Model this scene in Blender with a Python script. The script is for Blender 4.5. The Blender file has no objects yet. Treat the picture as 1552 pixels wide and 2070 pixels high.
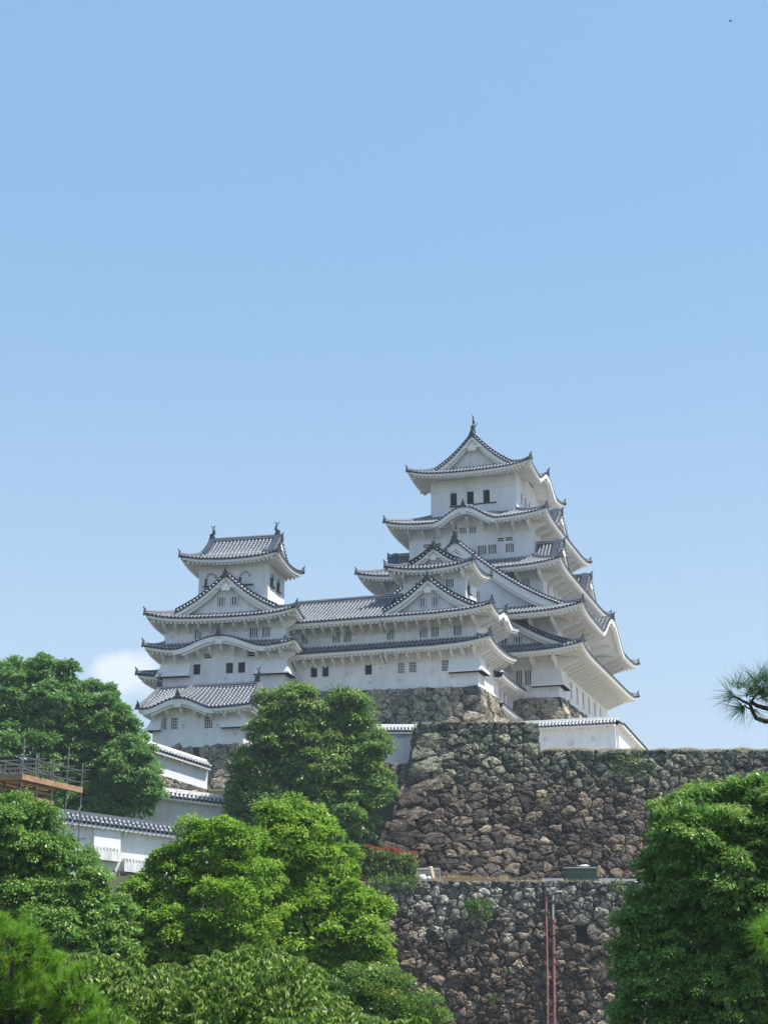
import bpy, math, random
import numpy as np
from mathutils import Vector, Matrix
random.seed(7)
R = math.radians
# ------------------------------------------------------------------ camera, sky, sun, exposure
sc = bpy.context.scene
COL = sc.collection
cd = bpy.data.cameras.new('camera'); cam = bpy.data.objects.new('camera', cd); COL.objects.link(cam)
cam.location = (0, 0, 1.6); cam.rotation_euler = (R(90 + 17), 0, 0)
cd.sensor_fit = 'AUTO'; cd.sensor_width = 36; cd.lens = 53.9
cd.clip_start = .2; cd.clip_end = 9000
sc.camera = cam
SUN_EL, SUN_AZ = 60.0, 107.0        # azimuth clockwise from the viewing direction (+Y)
w = bpy.data.worlds.new('World'); sc.world = w; w.use_nodes = True
nt = w.node_tree; nt.nodes.clear(); N = nt.nodes.new; LK = nt.links.new
sky = N('ShaderNodeTexSky'); sky.sky_type = 'NISHITA'; sky.sun_disc = False
sky.sun_elevation = R(SUN_EL); sky.sun_rotation = R(SUN_AZ); sky.altitude = 0
sky.air_density = 1.0; sky.dust_density = 1.6; sky.ozone_density = 2.2
bg = N('ShaderNodeBackground'); bg.inputs[1].default_value = 0.107
wo = N('ShaderNodeOutputWorld')
# a soft low cumulus far off on the left, painted in sky directions
tc = N('ShaderNodeTexCoord'); sub = N('ShaderNodeVectorMath'); sub.operation = 'SUBTRACT'
sub.inputs[1].default_value = Vector((-0.166, 0.966, 0.186)).normalized()
scl = N('ShaderNodeVectorMath'); scl.operation = 'MULTIPLY'; scl.inputs[1].default_value = (36, 36, 52)
ln = N('ShaderNodeVectorMath'); ln.operation = 'LENGTH'
nz = N('ShaderNodeTexNoise'); nz.inputs['Scale'].default_value = 34; nz.inputs['Detail'].default_value = 5
ad = N('ShaderNodeMath'); ad.operation = 'MULTIPLY_ADD'; ad.inputs[1].default_value = 1.5
mr = N('ShaderNodeMapRange'); mr.inputs[1].default_value = 1.75; mr.inputs[2].default_value = 1.2; mr.inputs[3].default_value = 0; mr.inputs[4].default_value = .62
LK(tc.outputs['Generated'], sub.inputs[0]); LK(sub.outputs[0], scl.inputs[0]); LK(scl.outputs[0], ln.inputs[0])
LK(tc.outputs['Generated'], nz.inputs['Vector']); LK(nz.outputs[0], ad.inputs[0]); LK(ln.outputs['Value'], ad.inputs[2]); LK(ad.outputs[0], mr.inputs[0])
mixc = N('ShaderNodeMix'); mixc.data_type = 'RGBA'
LK(mr.outputs[0], mixc.inputs[0]); 
veil = N('ShaderNodeMix'); veil.data_type = 'RGBA'; veil.inputs[0].default_value = .6
veil.inputs[7].default_value = (2.45, 4.5, 6.9, 1)
sz = N('ShaderNodeSeparateXYZ'); hr = N('ShaderNodeMapRange'); hr.interpolation_type = 'SMOOTHSTEP'
hr.inputs[1].default_value = .05; hr.inputs[2].default_value = .5; hr.inputs[3].default_value = 1; hr.inputs[4].default_value = 0
hc = N('ShaderNodeMix'); hc.data_type = 'RGBA'; hc.inputs[6].default_value = (2.45, 4.5, 6.9, 1); hc.inputs[7].default_value = (4.7, 5.8, 6.9, 1)
LK(tc.outputs['Generated'], sz.inputs[0]); LK(sz.outputs[2], hr.inputs[0]); LK(hr.outputs[0], hc.inputs[0]); LK(hc.outputs[2], veil.inputs[7])
LK(sky.outputs[0], veil.inputs[6]); LK(veil.outputs[2], mixc.inputs[6]); mixc.inputs[7].default_value = (6.9, 7.2, 7.6, 1)
LK(mixc.outputs[2], bg.inputs[0]); LK(bg.outputs[0], wo.inputs[0])
sl = bpy.data.lights.new('sun', 'SUN'); sl.energy = 5.0; sl.angle = R(.5); sl.color = (1, .95, .87)
sun = bpy.data.objects.new('sun', sl); COL.objects.link(sun)
sd = Vector((math.sin(R(SUN_AZ)) * math.cos(R(SUN_EL)), math.cos(R(SUN_AZ)) * math.cos(R(SUN_EL)), math.sin(R(SUN_EL))))
sun.rotation_euler = sd.to_track_quat('Z', 'Y').to_euler()
vs = sc.view_settings; vs.view_transform = 'Standard'; vs.look = 'None'; vs.gamma = 1; vs.exposure = 0.50
sc.cycles.max_bounces = 8; sc.cycles.diffuse_bounces = 5; sc.cycles.volume_bounces = 0; sc.cycles.transparent_max_bounces = 4

# ------------------------------------------------------------------ frames
F = 3100.; TH = R(17)
def ray(px, py):
    a = (px - 776) / F; b = -(py - 1035) / F
    return Vector((a, math.cos(TH) - b * math.sin(TH), math.sin(TH) + b * math.cos(TH)))
def atY(px, py, Y):
    r = ray(px, py); return Vector((0, 0, 1.6)) + r * (Y / r.y)
def atZ(px, py, z):
    r = ray(px, py); return Vector((0, 0, 1.6)) + r * ((z - 1.6) / r.z)
AZ = R(18.4)
U = Vector((math.cos(AZ), -math.sin(AZ), 0)); V = Vector((math.sin(AZ), math.cos(AZ), 0))
O = atY(1131, 1409, 152.)           # south-west foot of the great keep: origin of the castle's own axes
def C2W(u, v, z): return O + U * u + V * v + Vector((0, 0, z))

class MB:
    def __init__(s): s.v = []; s.f = []; s.m = []; s.st = []
    def pt(s, p, st=(0, 0, 0)): s.v.append(tuple(p)); s.st.append(st); return len(s.v) - 1
    def face(s, idx, m=0): s.f.append(tuple(idx)); s.m.append(m)
    def poly(s, pts, m=0, st=None):
        i = [s.pt(p, st[k] if st else (0, 0, 0)) for k, p in enumerate(pts)]; s.face(i, m)
    def box(s, c, d, m=0, rz=0):
        cx, cy, cz = c; a, b, h = d[0] / 2, d[1] / 2, d[2] / 2; k = len(s.v)
        cr, sr = math.cos(rz), math.sin(rz)
        for z in (-h, h):
            for x, y in ((-a, -b), (a, -b), (a, b), (-a, b)): s.pt((cx + x * cr - y * sr, cy + x * sr + y * cr, cz + z))
        for q in ((0, 3, 2, 1), (4, 5, 6, 7), (0, 1, 5, 4), (1, 2, 6, 5), (2, 3, 7, 6), (3, 0, 4, 7)): s.face([k + i for i in q], m)
    def hexa(s, b, t, m=0):
        k = len(s.v)
        for p in list(b) + list(t): s.pt(p)
        for q in ((0, 3, 2, 1), (4, 5, 6, 7), (0, 1, 5, 4), (1, 2, 6, 5), (2, 3, 7, 6), (3, 0, 4, 7)): s.face([k + i for i in q], m)
    def loft(s, rings, m=0, closed=True, caps=True, st=None):
        n = len(rings[0]); k = len(s.v)
        for ri, r in enumerate(rings):
            for p in r: s.pt(p, st[ri] if st else (0, 0, 0))
        for i in range(len(rings) - 1):
            for j in range(n if closed else n - 1):
                a = k + i * n + j; b = k + i * n + (j + 1) % n
                s.face((a, b, b + n, a + n), m)
        if caps and closed:
            s.face([k + j for j in range(n)][::-1], m); s.face([k + (len(rings) - 1) * n + j for j in range(n)], m)
    def tube(s, pts, r, n=6, m=0):
        pts = [Vector(p) for p in pts]; rings = []
        for i, p in enumerate(pts):
            d = (pts[min(i + 1, len(pts) - 1)] - pts[max(i - 1, 0)]); d = d.normalized() if d.length > 1e-9 else Vector((0, 0, 1))
            a = d.cross(Vector((0, 0, 1)))
            if a.length < .05: a = d.cross(Vector((1, 0, 0)))
            a.normalize(); b = a.cross(d); rr = r[i] if isinstance(r, (list, tuple)) else r
            rings.append([p + a * (rr * math.cos(2 * math.pi * j / n)) + b * (rr * math.sin(2 * math.pi * j / n)) for j in range(n)])
        s.loft(rings, m)
    def beam(s, p, q, wd, ht, m=0):
        p = Vector(p); q = Vector(q); d = (q - p).normalized(); a = d.cross(Vector((0, 0, 1)))
        if a.length < .05: a = Vector((1, 0, 0))
        a.normalize(); b = a.cross(d).normalized(); a = a * wd / 2; b = b * ht / 2
        s.loft([[c - a - b, c + a - b, c + a + b, c - a + b] for c in (p, q)], m)

class T:            # a thing: an Empty at its base. frame 'c' = castle axes, 'w' = world axes
    def __init__(s, name, label, cat, base, frame='c', group=None, kind=None):
        s.base = Vector(base); s.o = bpy.data.objects.new(name, None); COL.objects.link(s.o)
        if frame == 'c': s.o.location = C2W(*base); s.o.rotation_euler = (0, 0, -AZ)
        else: s.o.location = s.base
        s.o['label'] = label; s.o['category'] = cat
        if group: s.o['group'] = group
        if kind: s.o['kind'] = kind
def mesh_of(name, mb, mats, base=Vector((0, 0, 0)), smooth=False):
    me = bpy.data.meshes.new(name)
    co = np.array(mb.v, dtype=np.float64).reshape(-1, 3) - np.array(base)
    me.from_pydata(co.tolist(), [], mb.f)
    for m in (mats if isinstance(mats, (list, tuple)) else [mats]): me.materials.append(m)
    if any(mb.m): me.polygons.foreach_set('material_index', mb.m)
    if any(t != (0, 0, 0) for t in mb.st[:50]) or any(t != (0, 0, 0) for t in mb.st[::37]):
        a = me.attributes.new('st', 'FLOAT_VECTOR', 'POINT'); a.data.foreach_set('vector', np.array(mb.st, dtype=np.float32).ravel())
    if smooth: me.polygons.foreach_set('use_smooth', [True] * len(me.polygons))
    me.update(); return me
def part(name, mb, mats, t, parent=None, smooth=False, label=None):
    o = bpy.data.objects.new(name, mesh_of(name, mb, mats, t.base, smooth)); COL.objects.link(o)
    o.parent = parent or t.o
    if label: o['label'] = label
    return o
def solo(name, mb, mats, label, cat, base=(0, 0, 0), group=None, kind=None, smooth=False):
    o = bpy.data.objects.new(name, mesh_of(name, mb, mats, Vector(base), smooth)); COL.objects.link(o); o.location = base
    if label: o['label'] = label
    if cat: o['category'] = cat
    if group: o['group'] = group
    if kind: o['kind'] = kind
    return o

# ------------------------------------------------------------------ materials
def newmat(name):
    m = bpy.data.materials.new(name); m.use_nodes = True; t = m.node_tree
    return m, t, t.nodes['Principled BSDF'], t.nodes.new, t.links.new
def simple(name, col, rough=.7, var=.15, scale=2., bump=0., spec=.3, stretch=(1, 1, 1), metal=0.):
    m, t, b, n, l = newmat(name)
    b.inputs['Roughness'].default_value = rough; b.inputs['Specular IOR Level'].default_value = spec; b.inputs['Metallic'].default_value = metal
    tc = n('ShaderNodeTexCoord'); mp = n('ShaderNodeMapping'); mp.inputs['Scale'].default_value = stretch
    nz = n('ShaderNodeTexNoise'); nz.inputs['Scale'].default_value = scale; nz.inputs['Detail'].default_value = 6; nz.inputs['Roughness'].default_value = .6
    cr = n('ShaderNodeValToRGB'); e = cr.color_ramp.elements
    e[0].position = .3; e[1].position = .7
    e[0].color = [c * (1 - var) for c in col] + [1]; e[1].color = [min(1, c * (1 + var)) for c in col] + [1]
    l(tc.outputs['Object'], mp.inputs[0]); l(mp.outputs[0], nz.inputs['Vector']); l(nz.outputs[0], cr.inputs[0]); l(cr.outputs[0], b.inputs['Base Color'])
    if bump:
        bp = n('ShaderNodeBump'); bp.inputs['Strength'].default_value = bump; bp.inputs['Distance'].default_value = .05
        l(nz.outputs[0], bp.inputs['Height']); l(bp.outputs[0], b.inputs['Normal'])
    return m
PLASTER = simple('white_plaster', (.77, .775, .785), .85, .07, 1.1, .25, .2, (1, 1, .3))
def streaks(m, amt):
    t = m.node_tree; b = t.nodes['Principled BSDF']; n = t.nodes.new; l = t.links.new
    src = b.inputs['Base Color'].links[0].from_socket; tc = n('ShaderNodeTexCoord'); mp = n('ShaderNodeMapping'); mp.inputs['Scale'].default_value = (2.6, 2.6, .22)
    z = n('ShaderNodeTexNoise'); z.inputs['Scale'].default_value = 1.; z.inputs['Detail'].default_value = 7; z.inputs['Roughness'].default_value = .65
    r = n('ShaderNodeMapRange'); r.inputs[1].default_value = .52; r.inputs[2].default_value = .75; r.inputs[3].default_value = 1; r.inputs[4].default_value = 1 - amt
    z2 = n('ShaderNodeTexNoise'); z2.inputs['Scale'].default_value = .35; z2.inputs['Detail'].default_value = 4
    r2 = n('ShaderNodeMapRange'); r2.inputs[1].default_value = .4; r2.inputs[2].default_value = .65; r2.inputs[3].default_value = 1; r2.inputs[4].default_value = 1 - amt * .6
    mu = n('ShaderNodeMath'); mu.operation = 'MULTIPLY'; mx = n('ShaderNodeMix'); mx.data_type = 'RGBA'; mx.blend_type = 'MULTIPLY'; mx.inputs[0].default_value = 1
    l(tc.outputs['Object'], mp.inputs[0]); l(mp.outputs[0], z.inputs['Vector']); l(z.outputs[0], r.inputs[0]); l(tc.outputs['Object'], z2.inputs['Vector']); l(z2.outputs[0], r2.inputs[0])
    l(r.outputs[0], mu.inputs[0]); l(r2.outputs[0], mu.inputs[1]); l(src, mx.inputs[6]); l(mu.outputs[0], mx.inputs[7]); l(mx.outputs[2], b.inputs['Base Color'])
streaks(PLASTER, .16)
PLASTER_OLD = simple('weathered_plaster', (.55, .55, .54), .9, .3, 2.6, .5, .2, (1, 1, .35))
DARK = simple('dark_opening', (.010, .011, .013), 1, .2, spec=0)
WOODBLK = simple('black_lacquered_frame', (.02, .02, .022), .5, .2)
TILED = simple('dark_roof_tile', (.032, .046, .08), .62, .4, 5, .2, .35)
RIDGE = simple('ridge_tile', (.07, .085, .115), .6, .55, 7, .4, .35, (1, 1, 2))
BRONZE = simple('dark_ridge_ornament', (.035, .043, .06), .55, .3, 9, .4, .4)
SOFFIT = simple('soffit_plaster', (.76, .75, .72), .9, .05, 2)
def rollmat():
    m, t, b, n, l = newmat('plaster_jointed_roll_tile')
    b.inputs['Roughness'].default_value = .65; b.inputs['Specular IOR Level'].default_value = .3
    at = n('ShaderNodeAttribute'); at.attribute_name = 'st'; sp = n('ShaderNodeSeparateXYZ')
    l(at.outputs['Vector'], sp.inputs[0])
    ph = n('ShaderNodeMath'); ph.operation = 'MULTIPLY_ADD'; ph.inputs[1].default_value = 1 / .42
    l(sp.outputs[1], ph.inputs[0]); l(sp.outputs[2], ph.inputs[2])
    fr = n('ShaderNodeMath'); fr.operation = 'FRACT'; l(ph.outputs[0], fr.inputs[0])
    nz = n('ShaderNodeTexNoise'); nz.inputs['Scale'].default_value = 3.; nz.inputs['Detail'].default_value = 4
    tc = n('ShaderNodeTexCoord'); l(tc.outputs['Object'], nz.inputs['Vector'])
    cr = n('ShaderNodeValToRGB'); e = cr.color_ramp.elements; cr.color_ramp.interpolation = 'LINEAR'
    e[0].position = .46; e[0].color = (.115, .135, .17, 1); e[1].position = .58; e[1].color = (.44, .44, .435, 1)
    a = e.new(.90); a.color = (.44, .44, .435, 1); a = e.new(.97); a.color = (.115, .135, .17, 1)
    l(fr.outputs[0], cr.inputs[0])
    mx = n('ShaderNodeMix'); mx.data_type = 'RGBA'; mx.blend_type = 'MULTIPLY'; mx.inputs[0].default_value = 1
    c2 = n('ShaderNodeValToRGB'); c2.color_ramp.elements[0].position = .3; c2.color_ramp.elements[0].color = (.55, .56, .6, 1); c2.color_ramp.elements[1].position = .7; c2.color_ramp.elements[1].color = (1.15, 1.13, 1.1, 1)
    l(nz.outputs[0], c2.inputs[0]); l(cr.outputs[0], mx.inputs[6]); l(c2.outputs[0], mx.inputs[7]); l(mx.outputs[2], b.inputs['Base Color'])
    return m
ROLL = rollmat()
def stonemat(name, ramp, top=None, z0=0, z1=1, lich=.5):
    # ramp: list of (pos,colour) by per-stone random; top: colour ramp of the upper courses (mossy / pale), faded over z0..z1 world height
    m, t, b, n, l = newmat(name); b.inputs['Roughness'].default_value = .92; b.inputs['Specular IOR Level'].default_value = .15
    at = n('ShaderNodeAttribute'); at.attribute_name = 'st'; sp = n('ShaderNodeSeparateXYZ'); l(at.outputs['Vector'], sp.inputs[0])
    def rp(rr):
        c = n('ShaderNodeValToRGB'); e = c.color_ramp.elements
        while len(e) < len(rr): e.new(.5)
        for k, (p, q) in enumerate(rr): e[k].position = p; e[k].color = tuple(q) + (1,)
        return c
    c1 = rp(ramp); l(sp.outputs[0], c1.inputs[0]); col = c1.outputs[0]
    geo = n('ShaderNodeNewGeometry')
    if top:
        c2 = rp(top); l(sp.outputs[0], c2.inputs[0])
        s2 = n('ShaderNodeSeparateXYZ'); l(geo.outputs['Position'], s2.inputs[0])
        nn = n('ShaderNodeTexNoise'); nn.inputs['Scale'].default_value = .35; nn.inputs['Detail'].default_value = 3; l(geo.outputs['Position'], nn.inputs['Vector'])
        ma = n('ShaderNodeMath'); ma.operation = 'MULTIPLY_ADD'; ma.inputs[1].default_value = (z1 - z0) * 1.6; l(nn.outputs[0], ma.inputs[0]); l(s2.outputs[2], ma.inputs[2])
        mr = n('ShaderNodeMapRange'); off = (z1 - z0) * .8; mr.inputs[1].default_value = z0 + off; mr.inputs[2].default_value = z1 + off; l(ma.outputs[0], mr.inputs[0])
        mx = n('ShaderNodeMix'); mx.data_type = 'RGBA'; l(mr.outputs[0], mx.inputs[0]); l(col, mx.inputs[6]); l(c2.outputs[0], mx.inputs[7]); col = mx.outputs[2]
    nz = n('ShaderNodeTexNoise'); nz.inputs['Scale'].default_value = 2.6; nz.inputs['Detail'].default_value = 9; nz.inputs['Roughness'].default_value = .78; l(geo.outputs['Position'], nz.inputs['Vector'])
    c3 = n('ShaderNodeValToRGB'); e = c3.color_ramp.elements; e[0].position = .36; e[0].color = (.25, .25, .27, 1); e[1].position = .63; e[1].color = (2.2, 2.1, 1.95, 1)
    l(nz.outputs[0], c3.inputs[0])
    mm = n('ShaderNodeMix'); mm.data_type = 'RGBA'; mm.blend_type = 'MULTIPLY'; mm.inputs[0].default_value = 1; l(col, mm.inputs[6]); l(c3.outputs[0], mm.inputs[7])
    n4 = n('ShaderNodeTexNoise'); n4.inputs['Scale'].default_value = 9.; n4.inputs['Detail'].default_value = 5; n4.inputs['Roughness'].default_value = .7; l(geo.outputs['Position'], n4.inputs['Vector'])
    c4 = n('ShaderNodeValToRGB'); e = c4.color_ramp.elements; e[0].position = .38; e[0].color = (.35, .35, .36, 1); e[1].position = .62; e[1].color = (1.5, 1.48, 1.42, 1); l(n4.outputs[0], c4.inputs[0])
    m4 = n('ShaderNodeMix'); m4.data_type = 'RGBA'; m4.blend_type = 'MULTIPLY'; m4.inputs[0].default_value = .85; l(mm.outputs[2], m4.inputs[6]); l(c4.outputs[0], m4.inputs[7]); mm = m4
    n2 = n('ShaderNodeTexNoise'); n2.inputs['Scale'].default_value = 7; n2.inputs['Detail'].default_value = 6; n2.inputs['Roughness'].default_value = .75; l(geo.outputs['Position'], n2.inputs['Vector'])
    m2 = n('ShaderNodeMapRange'); m2.inputs[1].default_value = .58; m2.inputs[2].default_value = .72; m2.inputs[4].default_value = lich; l(n2.outputs[0], m2.inputs[0])
    ml = n('ShaderNodeMix'); ml.data_type = 'RGBA'; l(m2.outputs[0], ml.inputs[0]); l(mm.outputs[2], ml.inputs[6]); ml.inputs[7].default_value = (.36, .34, .29, 1)
    l(ml.outputs[2], b.inputs['Base Color'])
    bp = n('ShaderNodeBump'); bp.inputs['Strength'].default_value = 1.; bp.inputs['Distance'].default_value = .22; l(nz.outputs[0], bp.inputs['Height']); l(bp.outputs[0], b.inputs['Normal'])
    return m
ST_BIG = stonemat('dark_castle_stone', [(0, (.035, .030, .030)), (.35, (.075, .062, .058)), (.7, (.12, .10, .088)), (.93, (.19, .155, .12)), (1, (.30, .26, .20))],
                  [(0, (.045, .055, .05)), (.5, (.10, .115, .10)), (.85, (.17, .18, .145)), (1, (.26, .26, .20))], 15.5, 18.5, .45)
ST_LOW = stonemat('grey_retaining_stone', [(0, (.06, .045, .038)), (.4, (.125, .095, .078)), (.8, (.21, .17, .14)), (1, (.34, .29, .24))],
                  [(0, (.09, .095, .09)), (.5, (.19, .195, .185)), (1, (.36, .36, .34))], 4.2, 8.0, .55)
ST_KEEP = stonemat('keep_base_stone', [(0, (.06, .075, .09)), (.2, (.15, .15, .14)), (.6, (.24, .225, .19)), (1, (.34, .31, .25))], lich=.3)
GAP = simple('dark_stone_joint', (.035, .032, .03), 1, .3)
def leafmat(name, c0, c1, c2, trans=.35, rough=.45):
    m, t, b, n, l = newmat(name); b.inputs['Roughness'].default_value = rough; b.inputs['Specular IOR Level'].default_value = .35
    at = n('ShaderNodeAttribute'); at.attribute_name = 'st'; sp = n('ShaderNodeSeparateXYZ'); l(at.outputs['Vector'], sp.inputs[0])
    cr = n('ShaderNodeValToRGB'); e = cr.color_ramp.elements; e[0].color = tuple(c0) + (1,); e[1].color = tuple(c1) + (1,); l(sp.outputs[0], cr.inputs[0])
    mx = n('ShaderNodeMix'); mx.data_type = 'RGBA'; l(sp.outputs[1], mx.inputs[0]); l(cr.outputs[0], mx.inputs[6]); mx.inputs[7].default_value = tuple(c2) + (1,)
    l(mx.outputs[2], b.inputs['Base Color'])
    tr = n('ShaderNodeBsdfTranslucent'); l(mx.outputs[2], tr.inputs[0])
    ms = n('ShaderNodeMixShader'); ms.inputs[0].default_value = trans; l(b.outputs[0], ms.inputs[1]); l(tr.outputs[0], ms.inputs[2])
    l(ms.outputs[0], t.nodes['Material Output'].inputs[0]); return m
BARK = simple('bark', (.07, .055, .042), .9, .4, 6, .6, .2, (1, 1, .3))
GRASS = simple('grass_ground', (.055, .065, .03), .95, .4, .6, .3)
EARTH = simple('earth', (.16, .13, .09), .95, .3, .8, .3)
DRY = leafmat('dry_grass', (.42, .34, .20), (.62, .53, .34), (.28, .28, .10), .3, .8)

# ------------------------------------------------------------------ castle building kit (castle axes: u right/south, v away/east, z up)
def SP(side, r, s, out=0.):
    return {'W': lambda: (s, r[2] - out), 'E': lambda: (s, r[3] + out), 'S': lambda: (r[1] + out, s), 'N': lambda: (r[0] - out, s)}[side]()
def SR(side, r): return (r[0], r[1]) if side in 'WE' else (r[2], r[3])
def P3(side, r, s, out, z): a, b = SP(side, r, s, out); return (a, b, z)
def sbox(mb, side, r, s0, s1, o0, o1, z0, z1, m=0):
    b = [P3(side, r, s, o, z0) for s, o in ((s0, o0), (s1, o0), (s1, o1), (s0, o1))]
    t = [P3(side, r, s, o, z1) for s, o in ((s0, o0), (s1, o0), (s1, o1), (s0, o1))]
    mb.hexa(b, t, m)
def window(t, side, r, h, parent):
    s0, s1, z0, z1 = h[:4]; kind = h[4] if len(h) > 4 else 'bars'
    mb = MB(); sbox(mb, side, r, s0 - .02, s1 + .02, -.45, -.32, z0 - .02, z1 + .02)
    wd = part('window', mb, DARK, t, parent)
    b = MB(); W = s1 - s0; H = z1 - z0
    if kind == 'bars':
        n = max(2, int(round(W / .26)))
        bw = W / (n * 2 + 1) * .72
        for i in range(n):
            c = s0 + W * (i + 1) / (n + 1); sbox(b, side, r, c - bw / 2, c + bw / 2, -.2, -.06, z0, z1)
        part('window_bars', b, PLASTER, t, wd)
    elif kind in ('grid', 'gridd'):
        for i in range(3):
            c = s0 + W * (i + 1) / 4; sbox(b, side, r, c - .022, c + .022, -.14, -.08, z0, z1)
        for i in range(4 if kind == 'gridd' else 3):
            c = z0 + H * (i + 1) / (5 if kind == 'gridd' else 4); sbox(b, side, r, s0, s1, -.12, -.06, c - .022, c + .022)
        part('window_lattice', b, TILED if kind == 'gridd' else SOFFIT, t, wd)
    elif kind == 'slots':
        sbox(b, side, r, s0, s1, -.2, -.05, z0 + H * .42, z0 + H * .58)
        part('window_bars', b, PLASTER, t, wd)
    if kind in ('bars', 'grid', 'gridd') and W > .5:
        f = MB()
        e = .07
        sbox(f, side, r, s0 - e, s0, -.02, .035, z0 - e, z1 + e); sbox(f, side, r, s1, s1 + e, -.02, .035, z0 - e, z1 + e)
        sbox(f, side, r, s0, s1, -.02, .035, z0 - e, z0); sbox(f, side, r, s0, s1, -.02, .035, z1, z1 + e)
        part('window_frame', f, PLASTER, t, wd)
def storey(t, r, z0, z1, holes={}, sides='WSNE', parent=None, mat=None):
    mb = MB()
    for sd_ in sides:
        a, b = SR(sd_, r); hs = holes.get(sd_, [])
        if callable(z1): tops = z1
        xs = sorted({a, b} | {x for h in hs for x in h[:2]}); zs = sorted({z0, z1} | {z for h in hs for z in h[2:4]})
        for i in range(len(xs) - 1):
            for j in range(len(zs) - 1):
                cx = (xs[i] + xs[i + 1]) / 2; cz = (zs[j] + zs[j + 1]) / 2
                if any(h[0] < cx < h[1] and h[2] < cz < h[3] for h in hs): continue
                mb.poly([P3(sd_, r, x, 0, z) for x, z in ((xs[i], zs[j]), (xs[i + 1], zs[j]), (xs[i + 1], zs[j + 1]), (xs[i], zs[j + 1]))])
        for h in hs:
            for p, q in (((h[0], h[2]), (h[1], h[2])), ((h[1], h[2]), (h[1], h[3])), ((h[1], h[3]), (h[0], h[3])), ((h[0], h[3]), (h[0], h[2]))):
                mb.poly([P3(sd_, r, p[0], 0, p[1]), P3(sd_, r, q[0], 0, q[1]), P3(sd_, r, q[0], -.45, q[1]), P3(sd_, r, p[0], -.45, p[1])])
    wl = part('wall', mb, mat or PLASTER, t, parent)
    for sd_ in sides:
        for h in holes.get(sd_, []): window(t, sd_, r, h, wl)
    return wl
def lerp(a, b, t): return a + (b - a) * t
class Slope:
    """one ring of roof slopes between an eave rectangle (t=0) and an inner rectangle (t=1)"""
    def __init__(s, inner, zi, outer, ze, lifts, bumps, sag=.22):
        s.i, s.zi, s.o, s.ze, s.lf, s.bp, s.sag = inner, zi, outer, ze, lifts, bumps, sag
        s.ends = {'W': ('NW', 'SW'), 'S': ('SW', 'SE'), 'E': ('NE', 'SE'), 'N': ('NW', 'NE')}
    def rng(s, side, t):
        a, b = SR(side, s.o); c, d = SR(side, s.i); return lerp(a, c, t), lerp(b, d, t)
    def run(s, side):
        k = {'W': 2, 'E': 3, 'S': 1, 'N': 0}[side]; return abs(s.i[k] - s.o[k])
    def z(s, side, x, t):
        a, b = s.rng(side, max(0, t)); q = (x - (a + b) / 2) / max(1e-6, (b - a) / 2)
        z = s.ze + (s.zi - s.ze) * ((1 - s.sag) * t + s.sag * t * abs(t))
        L = s.lf.get(s.ends[side][1 if q > 0 else 0], 0)
        d = (1 - min(1, abs(q))) * (b - a) / 2          # metres from the hip
        z += L * math.exp(-(d / 2.0) ** 1.15) * max(0, 1 - t) ** 2
        for c, hw, am in s.bp.get(side, []):
            y = (x - c) / hw
            if abs(y) < 1: z += am * (.5 * (1 + math.cos(math.pi * y))) ** .85 * max(0, 1 - max(t, 0) * .9)
        return z
    def p(s, side, x, t, dz=0, ex=0):
        R_ = s.run(side); a, b = SP(side, s.o, x, 0)
        o = -t * R_ ; a, b = SP(side, s.o, x, o); return Vector((a, b, s.z(side, x, t) + dz))
    def tmax(s, side, x):
        a, b = SR(side, s.o); c, d = SR(side, s.i)
        if x < c: return (x - a) / (c - a)
        if x > d: return (b - x) / (b - d)
        return 1.
RS = .375
def rolls(mb, fn, npt, ph, r=.098, cap=True, L=None):
    """one half-round tile roll along fn(k)->point list; st = (random, distance from eave)"""
    pts = fn; d = 0; rings = []; st = []
    for i, p in enumerate(pts):
        if i: d += (pts[i] - pts[i - 1]).length
        rings.append(p); st.append(d)
    dr = (pts[1] - pts[0]).normalized(); ac = dr.cross(Vector((0, 0, 1)))
    if ac.length < 1e-4: return
    ac.normalize(); up = ac.cross(dr).normalized()
    if up.z < 0: up = -up
    k = len(mb.v); M = 5
    for i, p in enumerate(rings):
        for j in range(M):
            a = math.pi * j / (M - 1); mb.pt(p + ac * (r * math.cos(a)) + up * (r * math.sin(a) * 1.1), (ph, st[i] + .001, ph))
    for i in range(len(rings) - 1):
        for j in range(M - 1):
            a = k + i * M + j; mb.face((a, a + 1, a + 1 + M, a + M), 0)
    if cap:
        p = rings[0] - dr * .02; kk = len(mb.v)
        for j in range(6):
            a = math.pi * 2 * j / 6; mb.pt(p + ac * (r * 1.25 * math.cos(a)) + up * (r * 1.25 * math.sin(a)))
        mb.face([kk + j for j in range(6)], 1)
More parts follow.
